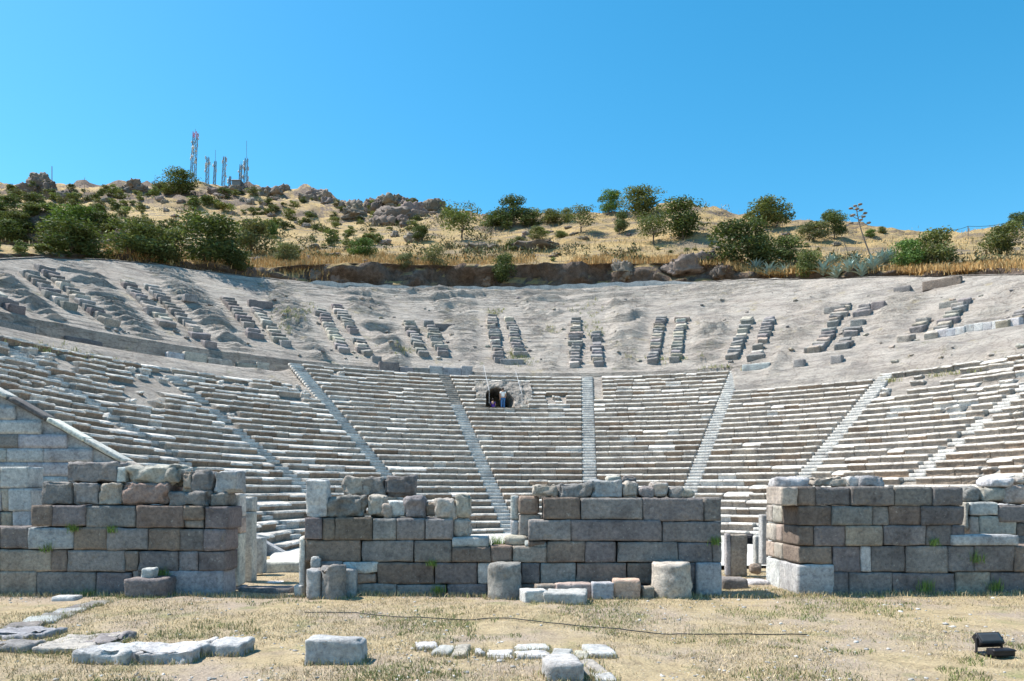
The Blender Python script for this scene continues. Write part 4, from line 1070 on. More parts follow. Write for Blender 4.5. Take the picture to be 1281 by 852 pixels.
# handrails down to it
for px0, py0, px1, py1, lb in [(605, 457, 612, 489, 'thin pale handrail on the left of the cave opening'), (645, 464, 653, 493, 'thin pale handrail on the right of the cave opening')]:
    a = at(px0, py0, 66.0); b_ = at(px1, py1, 60.2)
    V, Q = tube([a, a.lerp(b_, .5), b_], .017)
    root = thing('handrail', lb, 'handrail', (b_.x, b_.y, b_.z - .9))
    link('rail', mesh_np('rail', V - np.array(root.location), Q, M['white_paint']), root)
    for t in (0.0, .45, 1.0):
        q_ = a.lerp(b_, t); V, Q = tube([q_ - Vector((0, 0, 1.0)), q_], .015)
        link('post', mesh_np('post', V - np.array(root.location), Q, M['white_paint']), root)
# ================================================================ PEOPLE
def skin_mesh(name, joints, edges, root=0, sub=2):
    """joints: list of (pos, radius or (rx, ry)); one continuous surface"""
    me = bpy.data.meshes.new(name + '_cage')
    me.from_pydata([j[0] for j in joints], edges, [])
    o = bpy.data.objects.new(name + '_cage', me); COL.objects.link(o)
    sk = o.modifiers.new('s', 'SKIN'); sk.use_smooth_shade = True
    for i, v in enumerate(me.skin_vertices[0].data):
        r = joints[i][1]; v.radius = r if isinstance(r, tuple) else (r, r); v.use_root = (i == root)
    ss = o.modifiers.new('d', 'SUBSURF'); ss.levels = sub; ss.render_levels = sub
    dg = bpy.context.evaluated_depsgraph_get(); dg.update()
    out = bpy.data.meshes.new_from_object(o.evaluated_get(dg)); out.name = name
    bpy.data.objects.remove(o); bpy.data.meshes.remove(me)
    return out
def ellipsoid(rx, ry, rz, c=(0, 0, 0), n=20, m=14):
    V = []; Q = []
    for i in range(m + 1):
        t = PI * i / m
        for j in range(n):
            p = 2 * PI * j / n; V.append((c[0] + rx * math.sin(t) * math.cos(p), c[1] + ry * math.sin(t) * math.sin(p), c[2] + rz * math.cos(t)))
    for i in range(m):
        for j in range(n): Q.append((i * n + j, i * n + (j + 1) % n, (i + 1) * n + (j + 1) % n, (i + 1) * n + j))
    return np.array(V), Q
def head_mesh(h):
    """head of height h with brow, nose, eye hollows, mouth, chin and ears, looking towards +y"""
    V, Q = ellipsoid(h * .33, h * .40, h * .5, (0, 0, 0), 28, 22)
    z = V[:, 2] / h; y = V[:, 1] / h; x = V[:, 0] / h
    low = np.clip(-z, 0, .5)
    V[:, 0] *= 1 - .55 * low; V[:, 1] += h * (.05 * low) * (y > 0)
    fr = y > .15
    V[:, 1] += fr * h * (.10 * np.exp(-((x / .06) ** 2) - ((z + .08) / .08) ** 2) + .03 * np.exp(-(x / .10) ** 2 - ((z + .26) / .05) ** 2) - .045 * np.exp(-((np.abs(x) - .13) / .07) ** 2 - ((z - .01) / .05) ** 2) + .03 * np.exp(-((z - .09) / .05) ** 2))
    for s in (-1, 1):
        e, q = ellipsoid(h * .035, h * .07, h * .12, (s * h * .325, -.02 * h, -.02 * h), 10, 8)
        Q = list(Q) + [tuple(i + len(V) for i in f) for f in q]; V = np.vstack([V, e])
    return V, Q
def join(parts):
    V = []; Q = []; n = 0
    for v, q in parts:
        V.append(np.asarray(v)); Q += [tuple(int(i) + n for i in f) for f in q]; n += len(v)
    return np.vstack(V), Q
def mesh_arrays(me):
    v = np.empty(len(me.vertices) * 3); me.vertices.foreach_get('co', v)
    return v.reshape(-1, 3), [tuple(p.vertices) for p in me.polygons]
def fingers(wrist, down, side, s):
    """five fingers for a relaxed hanging hand; down is the direction of the hand, side points to the thumb"""
    J = []; E = []
    w = Vector(wrist); d = Vector(down).normalized(); t = Vector(side).normalized(); curl = Vector((0, 1, 0))
    for i, (o, L) in enumerate([(.030, .070), (.011, .080), (-.009, .074), (-.028, .058)]):
        b0 = w + d * .075 * s + t * o * s
        k = len(J)
        J += [(tuple(b0), .0095 * s), (tuple(b0 + d * L * .5 * s + curl * .008 * s), .0085 * s), (tuple(b0 + d * L * s + curl * .028 * s), .007 * s)]
        E.append([(k, k + 1), (k + 1, k + 2)])
    k = len(J)
    J += [(tuple(w + d * .03 * s + t * .028 * s), .012 * s), (tuple(w + d * .06 * s + t * .05 * s + curl * .015 * s), .010 * s), (tuple(w + d * .088 * s + t * .052 * s + curl * .03 * s), .008 * s)]
    E.append([(k, k + 1), (k + 1, k + 2)])
    out = []
    for q in range(5):
        js = J[q * 3:q * 3 + 3]
        out.append(mesh_arrays(skin_mesh('finger', js, [(0, 1), (1, 2)], 0, 1)))
    return out
def build_person(loc, rz, H, label, child=False):
    s = H / 1.72
    root = thing('person', label, 'person', loc); root.rotation_euler = (0, 0, rz)
    if not child:
        J = [((0, 0, .95), (.155, .115)), ((0, .01, 1.12), (.135, .10)), ((0, 0, 1.30), (.165, .115)), ((0, -.01, 1.43), (.12, .08)), ((0, 0, 1.51), .055),
             ((-.185, -.01, 1.40), .062), ((-.235, -.03, 1.13), .045), ((-.23, .03, .90), .033), ((-.228, .045, .84), (.020, .038)),
             ((.185, -.01, 1.40), .062), ((.24, -.02, 1.14), .045), ((.20, .10, .93), .033), ((.192, .13, .875), (.020, .038)),
             ((-.09, 0, .86), .095), ((-.10, .02, .50), .062), ((-.105, -.02, .09), .042), ((.09, 0, .86), .095), ((.10, .05, .50), .062), ((.115, .03, .09), .042),
             ((-.12, .12, .04), .036), ((.13, .18, .04), .036)]
        E = [(0, 1), (1, 2), (2, 3), (3, 4), (3, 5), (5, 6), (6, 7), (7, 8), (3, 9), (9, 10), (10, 11), (11, 12), (0, 13), (13, 14), (14, 15), (0, 16), (16, 17), (17, 18), (15, 19), (18, 20)]
        torso = [0, 1, 2, 3, 5, 9]; legs = [0, 13, 14, 15, 16, 17, 18]; hz = 1.635; hands = [(8, 7, 1), (12, 11, -1)]
    else:   # sitting on the rocks, knees drawn up, back to the viewer
        J = [((0, 0, .22), (.155, .12)), ((0, -.03, .42), (.135, .10)), ((0, -.02, .60), (.16, .11)), ((0, 0, .72), (.12, .08)), ((0, .02, .80), .052),
             ((-.18, .0, .69), .06), ((-.25, .10, .48), .045), ((-.17, .30, .42), .033), ((-.13, .34, .40), (.020, .036)),
             ((.18, .0, .69), .06), ((.25, .10, .48), .045), ((.17, .30, .42), .033), ((.13, .34, .40), (.020, .036)),
             ((-.10, .10, .22), .09), ((-.13, .42, .50), .062), ((-.13, .50, .08), .042), ((.10, .10, .22), .09), ((.13, .42, .50), .062), ((.13, .50, .08), .042), ((-.13, .62, .04), .036), ((.13, .62, .04), .036)]
        E = [(0, 1), (1, 2), (2, 3), (3, 4), (3, 5), (5, 6), (6, 7), (7, 8), (3, 9), (9, 10), (10, 11), (11, 12), (0, 13), (13, 14), (14, 15), (0, 16), (16, 17), (17, 18), (15, 19), (18, 20)]
        torso = [0, 1, 2, 3, 5, 9]; legs = [0, 13, 14, 15, 16, 17, 18]; hz = .92; hands = [(8, 7, 1), (12, 11, -1)]
    J = [(tuple(np.array(p) * s), (tuple(np.array(r) * s) if isinstance(r, tuple) else r * s)) for p, r in J]
    parts = [mesh_arrays(skin_mesh('person_body', J, E))]
    hv, hq = head_mesh(.235 * s); hv = hv + np.array([0, .02 * s, hz * s]); parts.append((hv, hq))
    for wi, ei, sd in hands:
        wv = Vector(J[wi][0]); d = (wv - Vector(J[ei][0])); parts += fingers(wv - d.normalized() * .01, d, (0.0, 1, 0.2), s)
        pm = ellipsoid(.018 * s, .042 * s, .05 * s, tuple(wv + d.normalized() * .03 * s), 12, 8); parts.append(pm)
    V, Q = join(parts)
    link('body', mesh_np('body', V, Q, M['skin']), root)
    def shell(name, idx, grow, mat, ends=()):
        ids = {}
        js = []
        for i in idx:
            ids[i] = len(js); r = J[i][1]; js.append((J[i][0], tuple(x + grow for x in r) if isinstance(r, tuple) else r + grow))
        es = [(ids[a], ids[b]) for a, b in E if a in ids and b in ids]
        for (i, j, t) in ends:
            p = Vector(J[i][0]).lerp(Vector(J[j][0]), t); ids[(i, j)] = len(js); ri = J[i][1] if not isinstance(J[i][1], tuple) else J[i][1][0]
            js.append((tuple(p), (ri * (1 - .25 * t)) + grow)); es.append((ids[i], ids[(i, j)]))
        me = skin_mesh(name, js, es); me.materials.clear(); me.materials.append(mat)
        return link(name, me, root)
    shell('shirt', torso, .016 * s, M['purple'] if child else M['shirt'], [(5, 6, .55), (9, 10, .55)])
    shell('trousers', legs, .016 * s, M['jeans'])
    V, Q = ellipsoid(.087 * s, .102 * s, .115 * s, (0, -.012 * s, (hz + .035) * s)); keep = V[:, 1] < .06 * s
    V[:, 1] = np.minimum(V[:, 1], .055 * s)
    link('hair', mesh_np('hair', V, Q, M['hair']), root)
    for a_, b_ in ((15, 19), (18, 20)):
        p = (Vector(J[a_][0]) + Vector(J[b_][0])) / 2
        V, Q = rough_box(.105 * s, .28 * s, .10 * s, .05 * s, 0, 1, .03); link('shoe', mesh_np('shoe', V, Q, M['shoe']), root, (p.x, p.y, .05 * s))
    return root
build_person(cv(.12, 29.25, CZ + .03), -ca + .1, 1.72, 'person in white t-shirt and blue jeans standing at the cave mouth, seen from behind')
build_person(cv(-.62, 29.9, CZ + .03), -ca - .3, 1.55, 'person in a purple top sitting in the shade of the cave beside the standing one', True)

# ================================================================ PLANTS
def leaf_cloud(n, lobes, leaf, seed, flat=.75, inner=.35):
    """many small leaf faces spread through overlapping clumps; unit crown (width 1, height 1, foot at z=0)"""
    rg = np.random.default_rng(seed)
    C = []; 
    for i in range(lobes):
        a = rg.uniform(0, 2 * PI); rr = math.sqrt(rg.uniform(0, 1)) * .34; z = rg.uniform(.16, .84)
        k = 1 - abs(z - .42) * .9
        C.append((rr * k * math.cos(a), rr * k * math.sin(a), z, rg.uniform(.13, .22) * (.7 + .5 * k)))
    C = np.array(C); pick = rg.integers(0, lobes, n)
    d = rg.normal(size=(n, 3)); d /= np.linalg.norm(d, axis=1, keepdims=True)
    rad = C[pick, 3] * (inner + (1 - inner) * rg.uniform(0, 1, n) ** .45) * rg.uniform(.85, 1.2, n)
    P = C[pick, :3] + d * rad[:, None] * np.array([1, 1, flat])
    t1 = rg.normal(size=(n, 3)); t1 /= np.linalg.norm(t1, axis=1, keepdims=True)
    nr = d * .7 + rg.normal(size=(n, 3)) * .6; t2 = np.cross(nr, t1); t2 /= np.maximum(np.linalg.norm(t2, axis=1, keepdims=True), 1e-6)
    t1 = np.cross(t2, nr); t1 /= np.maximum(np.linalg.norm(t1, axis=1, keepdims=True), 1e-6)
    L = leaf * rg.uniform(.6, 1.3, n)[:, None]
    V = np.stack([P - t1 * L, P - t2 * L * .45, P + t1 * L, P + t2 * L * .45], 1).reshape(-1, 3)
    Q = np.arange(4 * n).reshape(-1, 4)
    lob = rg.uniform(.75, 1.25, lobes)[pick]; v = lob * rg.uniform(.7, 1.35, n)
    T = np.stack([v * rg.uniform(.9, 1.15, n), v, v * rg.uniform(.8, 1.1, n)], 1)
    V[:, 2] = np.maximum(V[:, 2], .0)
    return V, Q, np.repeat(T, 4, 0)
def trunk_mesh(seed, top=.55, r=.035, forks=5):
    rg = random.Random(seed); parts = []
    def limb(p, d, L, r0, lvl):
        pts = [p]; rs = [r0]
        for i in range(4):
            d = (d + Vector((rg.uniform(-.25, .25), rg.uniform(-.25, .25), rg.uniform(-.05, .15)))).normalized()
            pts.append(pts[-1] + d * L / 4); rs.append(r0 * (1 - .17 * (i + 1)))
        V, Q = tube(pts, rs, 6); parts.append((V, Q))
        if lvl < 2:
            for k in range(forks if lvl == 0 else 2):
                a = rg.uniform(0, 6.28); i = rg.choice((2, 3, 4))
                limb(pts[i], (d + Vector((math.cos(a), math.sin(a), .35)) * .9).normalized(), L * .62, rs[i] * .7, lvl + 1)
    limb(Vector((0, 0, -.03)), Vector((rg.uniform(-.15, .15), 0, 1)).normalized(), top * .62, r, 0)
    return join(parts)
CROWN = [mesh_np('crown', *leaf_cloud(4600, 30, .028, 300 + i)[:2], M['leaf'], False, leaf_cloud(4600, 30, .028, 300 + i)[2]) for i in range(5)]
AIRY = [mesh_np('crown', *leaf_cloud(2300, 30, .028, 340 + i, .7, .2)[:2], M['leaf'], False, leaf_cloud(2300, 30, .028, 340 + i, .7, .2)[2]) for i in range(3)]
SMALLC = [mesh_np('foliage', *leaf_cloud(700, 14, .06, 400 + i)[:2], M['leaf'], False, leaf_cloud(700, 14, .06, 400 + i)[2]) for i in range(6)]
TRUNK = [mesh_np('trunk', *trunk_mesh(500 + i), M['bark']) for i in range(4)]
GRN = {'o': (.125, .148, .058), 'd': (.09, .118, .044), 'y': (.15, .17, .065), 's': (.135, .145, .075), 'b': (.10, .165, .05)}
TREES = [  # foot x, foot y, height, width in photo pixels, kind, greenness, label
 (578, 301, 50, 48, 'a', 'o', 'olive tree with visible slanting trunk at the left end of the bright slope'),
 (641, 283, 42, 36, 't', 'd', 'tall dark round tree on the skyline above the cave'),
 (617, 284, 22, 40, 's', 'd', 'low wide bush at the left foot of the tall skyline tree'), (664, 283, 24, 34, 's', 'o', 'rounded bush at the right foot of the tall skyline tree'),
 (692, 279, 18, 32, 's', 'y', 'yellowish green low bush on the crest, left of the small thin trunked tree'), (727, 291, 37, 32, 'a', 'o', 'small thin trunked tree on the slope in the middle of the bright grass'),
 (709, 278, 18, 17, 's', 'y', 'narrow light bush behind the thin trunked tree'), (763, 268, 30, 30, 't', 'b', 'bright green tree on the crest, left of the widest skyline tree'),
 (804, 271, 35, 54, 't', 'o', 'widest rounded tree on the middle skyline'), (775, 293, 31, 22, 't', 'd', 'small narrow dark tree below the widest skyline tree'),
 (818, 306, 46, 40, 'a', 'o', 'tree with bare dark trunk below the widest skyline tree'), (855, 300, 51, 56, 't', 'd', 'big dark dense tree standing right of the bare trunked tree'),
 (970, 284, 39, 56, 't', 'o', 'rounded tree alone on the right skyline'), (939, 275, 13, 16, 's', 'y', 'small bush left of the lone right skyline tree'),
 (1043, 299, 38, 36, 't', 'd', 'upright tree in the grass right of the lone skyline tree'), (1018, 302, 28, 36, 's', 's', 'sparse bush leaning on the upright tree at right'),
 (928, 334, 58, 76, 't', 'd', 'very large round bush at the cliff edge on the right'), (955, 330, 40, 36, 's', 'o', 'rounded bush merging with the right side of the very large one'), (986, 332, 40, 40, 't', 'd', 'dark bush between the very large one and the agaves'), (1012, 348, 38, 34, 't', 'o', 'bush standing at the rim amid the agaves'),
 (1136, 338, 42, 40, 't', 'b', 'bright green bush right of the agaves, left half of the big clump'), (1165, 336, 52, 56, 't', 'o', 'greyish green bush right of the agaves, right half of the big clump'),
 (1252, 318, 40, 48, 't', 'o', 'round bush on the slope near the right edge below the wire'), (1277, 283, 22, 30, 't', 'd', 'tree crown cut by the right edge of the photo on the skyline'),
 (543, 346, 40, 36, 'a', 's', 'greyish thin bush growing from the top of the dark cliff'), (628, 353, 38, 30, 't', 'd', 'dark green bush hanging on the cliff face in the middle'),
 (506, 338, 24, 24, 's', 's', 'small grey bush left of the greyish cliff bush'), (526, 302, 20, 28, 's', 'd', 'dark bush beside the round grey boulder'), (452, 323, 26, 32, 's', 'b', 'bright bush above the left part of the cliff'),
 (673, 299, 16, 24, 's', 'y', 'small bush in the grass below the skyline group above the cave'), (702, 297, 10, 18, 's', 'o', 'tiny dark bush at the foot of the thin trunked tree'), (1088, 296, 10, 14, 's', 'b', 'small bush right of the flower stalk'), (1105, 292, 10, 12, 's', 'o', 'small bush second right of the flower stalk'), (652, 308, 14, 18, 's', 's', 'small grey bush over the dark rock step above the cave'),
 (95, 291, 30, 68, 't', 'b', 'light green rounded bush high in the left clump'), (90, 322, 42, 78, 't', 'd', 'broad dark bush at the lower left of the left clump'), (112, 324, 26, 34, 's', 'd', 'small dark bush at the foot of the broad dark bush at left'), (165, 324, 46, 80, 't', 'o', 'wide greyish green bush in the middle of the left clump'), (208, 330, 44, 52, 't', 'o', 'bush between the wide greyish one and the tallest left tree'),
 (262, 337, 64, 86, 't', 'd', 'tallest broad tree of the left clump at the rim'), (315, 320, 44, 54, 't', 's', 'dull olive round tree right of the tallest left tree'), (300, 339, 26, 42, 's', 'd', 'low bush at the rim under the dull olive tree'), (359, 330, 28, 32, 's', 's', 'grey bush where the cliff begins at left'), (336, 296, 20, 24, 's', 'b', 'light green small tree behind the dull olive tree'),
 (14, 304, 26, 44, 's', 'd', 'dark bush at the left border of the photo'), (24, 287, 20, 34, 's', 'o', 'olive bush above the dark one at the left border'), (226, 243, 26, 46, 't', 'd', 'large dark bush on the left skyline below the tallest mast'), (130, 290, 26, 40, 's', 'd', 'dark bush right of the light green rounded bush at left'), (180, 298, 24, 40, 's', 's', 'olive bush above the wide greyish one at left')]
for px, py, h, w, kd, g, lb in TREES:
    p = hill_at(px, py); H = (1.06 if px < 400 else 1.0) * h * p.y / F; W = 1.14 * w * p.y / F
    i = random.randrange(5); col = jit(GRN[g], .08)
    cat = {'t': 'tree', 'a': 'tree', 's': 'shrub'}[kd] if 'bush' not in lb else 'shrub'
    root = thing('tree' if cat == 'tree' else 'shrub', lb, cat, p - Vector((0, 0, .15)))
    root.rotation_euler = (0, 0, random.uniform(0, 6.28))
    if kd == 's':
        me = CROWN[i]; c = link('foliage', me, root, (0, 0, -.04 * H), col); c.scale = (W * 1.18, W * 1.05, H * 1.1)
        t = link('stem', TRUNK[i % 4], root, (0, 0, 0)); t.scale = (W * .5, W * .5, H * .8)
    elif kd == 't':
        me = CROWN[i]; c = link('crown', me, root, (0, 0, .06 * H if cat == 'tree' else -.03 * H), col); c.scale = (W * 1.2, W * 1.1, H * (1.0 if cat == 'tree' else 1.12))
        t = link('trunk' if cat == 'tree' else 'stem', TRUNK[i % 4], root, (0, 0, 0)); t.scale = (W * .8, W * .8, H)
    else:
        me = AIRY[i % 3]; c = link('crown' if cat == 'tree' else 'foliage', me, root, (0, 0, .24 * H), col); c.scale = (W * 1.25, W * 1.15, H * .82)
        t = link('trunk' if cat == 'tree' else 'stem', TRUNK[i % 4], root, (0, 0, 0)); t.scale = (W * .9, W * .9, H * 1.1)
# small scrub on the slopes
n = 0
rs = random.Random(5)
while n < 298:
    u = rs.uniform(-60, 640); 
    yc = np.interp(u, [c[0] for c in CREST], [c[1][1] for c in CREST])
    y = yc + 3 + (322 - yc) * rs.random() ** 1.1
    if u > 520 and rs.random() < .7: continue
    if float(vnoise(np.array([[u * .02, y * .05, 2.]]), 7)[0]) < -.35 and u > 190: continue
    if n < 26: u = rs.uniform(-40, 150); y = rs.uniform(250, 286)
    p = hill_at(u, y); s = rs.uniform(6, 23) * (0.8 + .5 * (y - yc) / 90) * p.y / F
    o = link('scrub_bush', SMALLC[n % 6], None, p - Vector((0, 0, .08 * s)), jit(GRN[rs.choice('ooddsy')], .12)); o.scale = (s * rs.uniform(1, 1.5), s * rs.uniform(1, 1.4), s * rs.uniform(.55, .85)); o.rotation_euler = (0, 0, rs.uniform(0, 6))
    tag(o, 'small dark green bush among the scrub dotting the dry left hill', 'shrub', 'scrub dotting the dry left hill'); n += 1
n = 0
while n < 22:
    u = rs.uniform(660, 1290); yc = np.interp(u, [c[0] for c in CREST], [c[1][1] for c in CREST]); y = yc + 6 + (330 - yc - 6) * rs.random()
    p = hill_at(u, y); s = rs.uniform(4, 9) * p.y / F
    o = link('scrub_bush', SMALLC[n % 6], None, p - Vector((0, 0, .05 * s)), jit(GRN[rs.choice('oysb')], .12)); o.scale = (s * 1.3, s * 1.3, s * .7); o.rotation_euler = (0, 0, rs.uniform(0, 6))
    tag(o, 'tiny low bush in the straw coloured grass of the right slope', 'shrub', 'tiny bushes in the grass of the right slope'); n += 1
# boulders and outcrops
BOUL = []
for i in range(6):
    P, Q = rough_box(1, .9, .8, .36, .22, 600 + i * 7, .07, .35); BOUL.append(mesh_np('boulder', P, Q, M['stone'], smooth=False))
def boulder(px, py, w, h, label, col=(.23, .195, .17), name='boulder', group=None):
    p = hill_at(px, py); W = w * p.y / F; H = h * p.y / F
    o = link(name, random.choice(BOUL), None, p + Vector((0, .2 * W, H * .3)), jit(col, .12)); o.scale = (W, W * .8, H * 1.25); o.rotation_euler = (random.uniform(-.2, .2), random.uniform(-.15, .15), random.choice((0, PI)) + random.uniform(-.5, .5))
    tag(o, label, 'rock', group); return o
boulder(517, 303, 22, 15, 'round grey boulder beside the dark bush on the middle slope', (.24, .20, .18))
def outcrop(label, spots, loc):
    p = hill_at(*loc); root = thing('rock_outcrop', label, 'rock', p)
    for (px, py, w, h) in spots:
        q = hill_at(px, py); W = w * q.y / F; H = h * q.y / F
        o = link('boulder', random.choice(BOUL), root, q + Vector((0, .1 * W, H * .2)) - p, jit((.185, .155, .135), .16)); o.scale = (W, W * .8, H * 1.4); o.rotation_euler = (random.uniform(-.3, .3), random.uniform(-.2, .2), random.uniform(-.6, .6) + random.choice((0, PI)))
ro = random.Random(9)
outcrop('large broken rock outcrop on the ridge left of the first olive tree', [(ro.uniform(440, 556), ro.uniform(256, 290), ro.uniform(12, 28), ro.uniform(7, 14)) for _ in range(14)] + [(488, 256, 34, 16), (470, 262, 28, 14), (545, 262, 24, 14), (516, 268, 30, 16), (495, 276, 40, 20), (478, 282, 34, 18)], (495, 288))
outcrop('rock knob on the skyline at far left', [(48, 230, 20, 18), (42, 236, 22, 16), (56, 238, 24, 18), (34, 240, 20, 12), (64, 246, 22, 14), (48, 222, 12, 14), (76, 250, 20, 12)], (50, 240))
outcrop('rocks on the skyline right of the masts', [(395, 247, 22, 12), (404, 250, 18, 12), (384, 250, 20, 10), (340, 243, 28, 12), (352, 240, 20, 11), (326, 245, 20, 11), (410, 254, 16, 10)], (370, 250))
outcrop('rocky band on the left skyline below the wooden pole', [(166, 234, 22, 10), (178, 238, 18, 9), (150, 240, 18, 9), (290, 240, 26, 10), (272, 243, 22, 10)], (166, 240))
for i in range(70):
    u = ro.uniform(-30, 560); yc = np.interp(u, [c[0] for c in CREST], [c[1][1] for c in CREST]); y = yc + 4 + (325 - yc) * ro.random()
    boulder(u, y, ro.uniform(5, 15), ro.uniform(3, 8), 'grey stone scattered on the dry left hill', group='stones scattered on the left hill', name='hill_stone')
for i in range(26):
    u = ro.uniform(560, 1290); y = ro.uniform(285, 328)
    boulder(u, y, ro.uniform(4, 14), ro.uniform(3, 6), 'grey stone lying in the grass of the right slope', group='stones on the right slope', name='hill_stone')
for i, (u, y, w, h, lb) in enumerate([(420, 352, 26, 22, 'large cliff rock at the left end of the dark cliff'), (455, 356, 20, 14, 'pale rock at the foot of the cliff at left'), (390, 350, 22, 16, 'rock between bushes at the left start of the cliff'), (607, 352, 16, 20, 'pale rock sticking out of the cliff left of the hanging bush'), (780, 346, 22, 24, 'pale rock slab at the right part of the cliff'), (870, 340, 60, 26, 'broad grey rock face at the right end of the cliff'), (905, 345, 26, 20, 'grey rock beside the very large bush'), (665, 312, 60, 14, 'dark rock step on the slope above the cave'), (600, 312, 46, 12, 'dark rock step left of the one above the cave')]):
    boulder(u, y, w, h, lb, (.19, .158, .138), 'cliff_rock')
# low retaining kerb along the rim
def rim_wall():
    root = None
    pts = [(u, RIM[int((u + 420) / 4)]) for u in range(372, 905, 4)]
    P0 = Vector(((pts[0][0] - HX) / F * pts[0][1], pts[0][1], 0))
    V = []; 
    for u, Y in pts:
        Y = Y - .5; X = (u - HX) / F * Y; r = math.hypot(X - CX, Y - CY); z = upper_z(r) - .05; tp = (.72 + .12 * math.sin(u * .21) * math.sin(u * .07)) * float(sstep(372, 400, u) * (1 - sstep(820, 904, u))) - .1
        for dy, dz in ((0, -.3), (-.02, tp * .5), (0, tp), (.35, tp + .02), (.4, -.3)): V.append((X, Y + dy, z + dz))
    V = np.array(V); Q = []
    for i in range(len(pts) - 1):
        for j in range(4): Q.append((i * 5 + j, i * 5 + j + 1, (i + 1) * 5 + j + 1, (i + 1) * 5 + j))
    o = link('retaining_wall', mesh_np('retaining_wall', V - np.array(P0), Q, M['stone'], smooth=False), None, P0, (.44, .44, .43)); tag(o, 'long low grey kerb wall along the rim below the dark cliff', 'wall')
rim_wall()
# agaves
def agave_mesh(seed):
    rg = random.Random(seed); parts = []
    for k in range(26):
        a = k * 2.4 + rg.uniform(-.2, .2); el = math.radians(25 + 60 * (k / 26)); L = rg.uniform(.8, 1.05)
        V = []
        n = 7
        for i in range(n):
            t = i / (n - 1); wd = .085 * (math.sin(PI * min(1, t * .85 + .15)) ** .7) * (1 - t ** 4) + .002
            bend = el - .35 * t * t
            x = L * t * math.cos(bend); z = L * t * math.sin(bend)
            for s, dz in ((-1, .03), (0, -.02), (1, .03), (0, -.05)):
                V.append((x * math.cos(a) - s * wd * math.sin(a), x * math.sin(a) + s * wd * math.cos(a), z + dz * (1 - t)))
        Q = [(i * 4 + j, i * 4 + (j + 1) % 4, (i + 1) * 4 + (j + 1) % 4, (i + 1) * 4 + j) for i in range(n - 1) for j in range(4)]
        parts.append((np.array(V), Q))
    return join(parts)
M['agave'] = plain('agave_leaf', (.29, .38, .35), .55, 0, .25, 5)
AG = [mesh_np('leaves', *agave_mesh(700 + i), M['agave'], False) for i in range(3)]
for i, (px, py, h) in enumerate([(945, 340, 20), (962, 344, 20), (982, 345, 18), (1030, 344, 24), (1047, 348, 22), (1062, 340, 22), (1078, 345, 22), (1092, 338, 24), (1103, 330, 22), (1112, 327, 20), (1040, 333, 20), (1070, 331, 18)]):
    p = hill_at(px, py); s = h * p.y / F
    o = link('agave', AG[i % 3], None, p, None); o.scale = (s, s, s); o.rotation_euler = (0, 0, random.uniform(0, 6))
    tag(o, 'blue green agave rosette in the row of agaves at the rim on the right', 'agave', 'agaves at the rim on the right')
# flower stalk
b_ = hill_at(1090, 322); tpt = at(1071, 258, b_.y)
st = thing('agave_stalk', 'tall dry agave flower stalk leaning left on the right skyline', 'plant', b_)
pts = [b_ + (tpt - b_) * t + Vector((-.25 * math.sin(t * 3), 0, 0)) for t in np.linspace(0, 1, 8)]
V, Q = tube(pts, [.10 - .008 * i for i in range(8)]); link('stem', mesh_np('stem', V - np.array(b_), Q, M['wood']), st)
for k in range(12):
    t = .60 + .4 * k / 11; p = pts[0] + (tpt - pts[0]) * t + Vector((-.25 * math.sin(t * 3), 0, 0)); a = k * 2.4; L = 1.25 * (1.15 - t) + .35
    e = p + Vector((math.cos(a) * L, math.sin(a) * L, L * .45)); V1 = tube([p, p.lerp(e, .5) + Vector((0, 0, -.05)), e], .035); c, q = ellipsoid(.28, .28, .12, tuple(e), 8, 5)
    c = c + .06 * np.stack([vnoise(c * 6 + k)] * 3, 1)
    V, Q = join([V1, (c, q)]); link('flower_branch', mesh_np('flower_branch', V - np.array(b_), Q, M['wood']), st)
b2 = hill_at(1062, 322); t2 = at(1052, 295, b2.y); V, Q = tube([b2, (b2 + t2) / 2 + Vector((.1, 0, 0)), t2], [.06, .05, .03]); o = link('dry_stalk', mesh_np('dry_stalk', V - np.array(b2), Q, M['wood']), None, b2); tag(o, 'short dry leaning stalk left of the tall agave stalk', 'plant')
# poles and wire
def pole(px, y0, y1, r, label, col='wood', cross=False):
    p = hill_at(px, y1); t = at(px, y0, p.y); V, Q = tube([p - Vector((0, 0, .5)), t], [r, r * .8]); o = link('pole', mesh_np('pole', V - np.array(p), Q, M[col]), None, p); tag(o, label, 'pole'); return t
wt = pole(1211, 283, 299, .07, 'thin post carrying a wire near the right skyline')
wp = [at(1183, 287, wt.y)] + [wt] + [at(1262, 278, wt.y + 4), at(1300, 275, wt.y + 8)]
pts = []
for a_, c_ in zip(wp[:-1], wp[1:]):
    for t in np.linspace(0, 1, 10): q_ = a_.lerp(c_, t); q_.z -= .25 * 4 * t * (1 - t); pts.append(q_)
V, Q = tube(pts, .03, 5); o = link('wire', mesh_np('wire', V - np.array(wt), Q, M['rubber']), None, wt); tag(o, 'overhead wire rising to the right edge from the thin post', 'wire')
pole(65, 208, 244, .14, 'wooden pole on the left skyline beside the rock knob'); pole(222, 208, 228, .12, 'thin pole on the skyline left of the tallest mast'); pole(106, 222, 240, .10, 'short pole on the skyline among bushes at left')
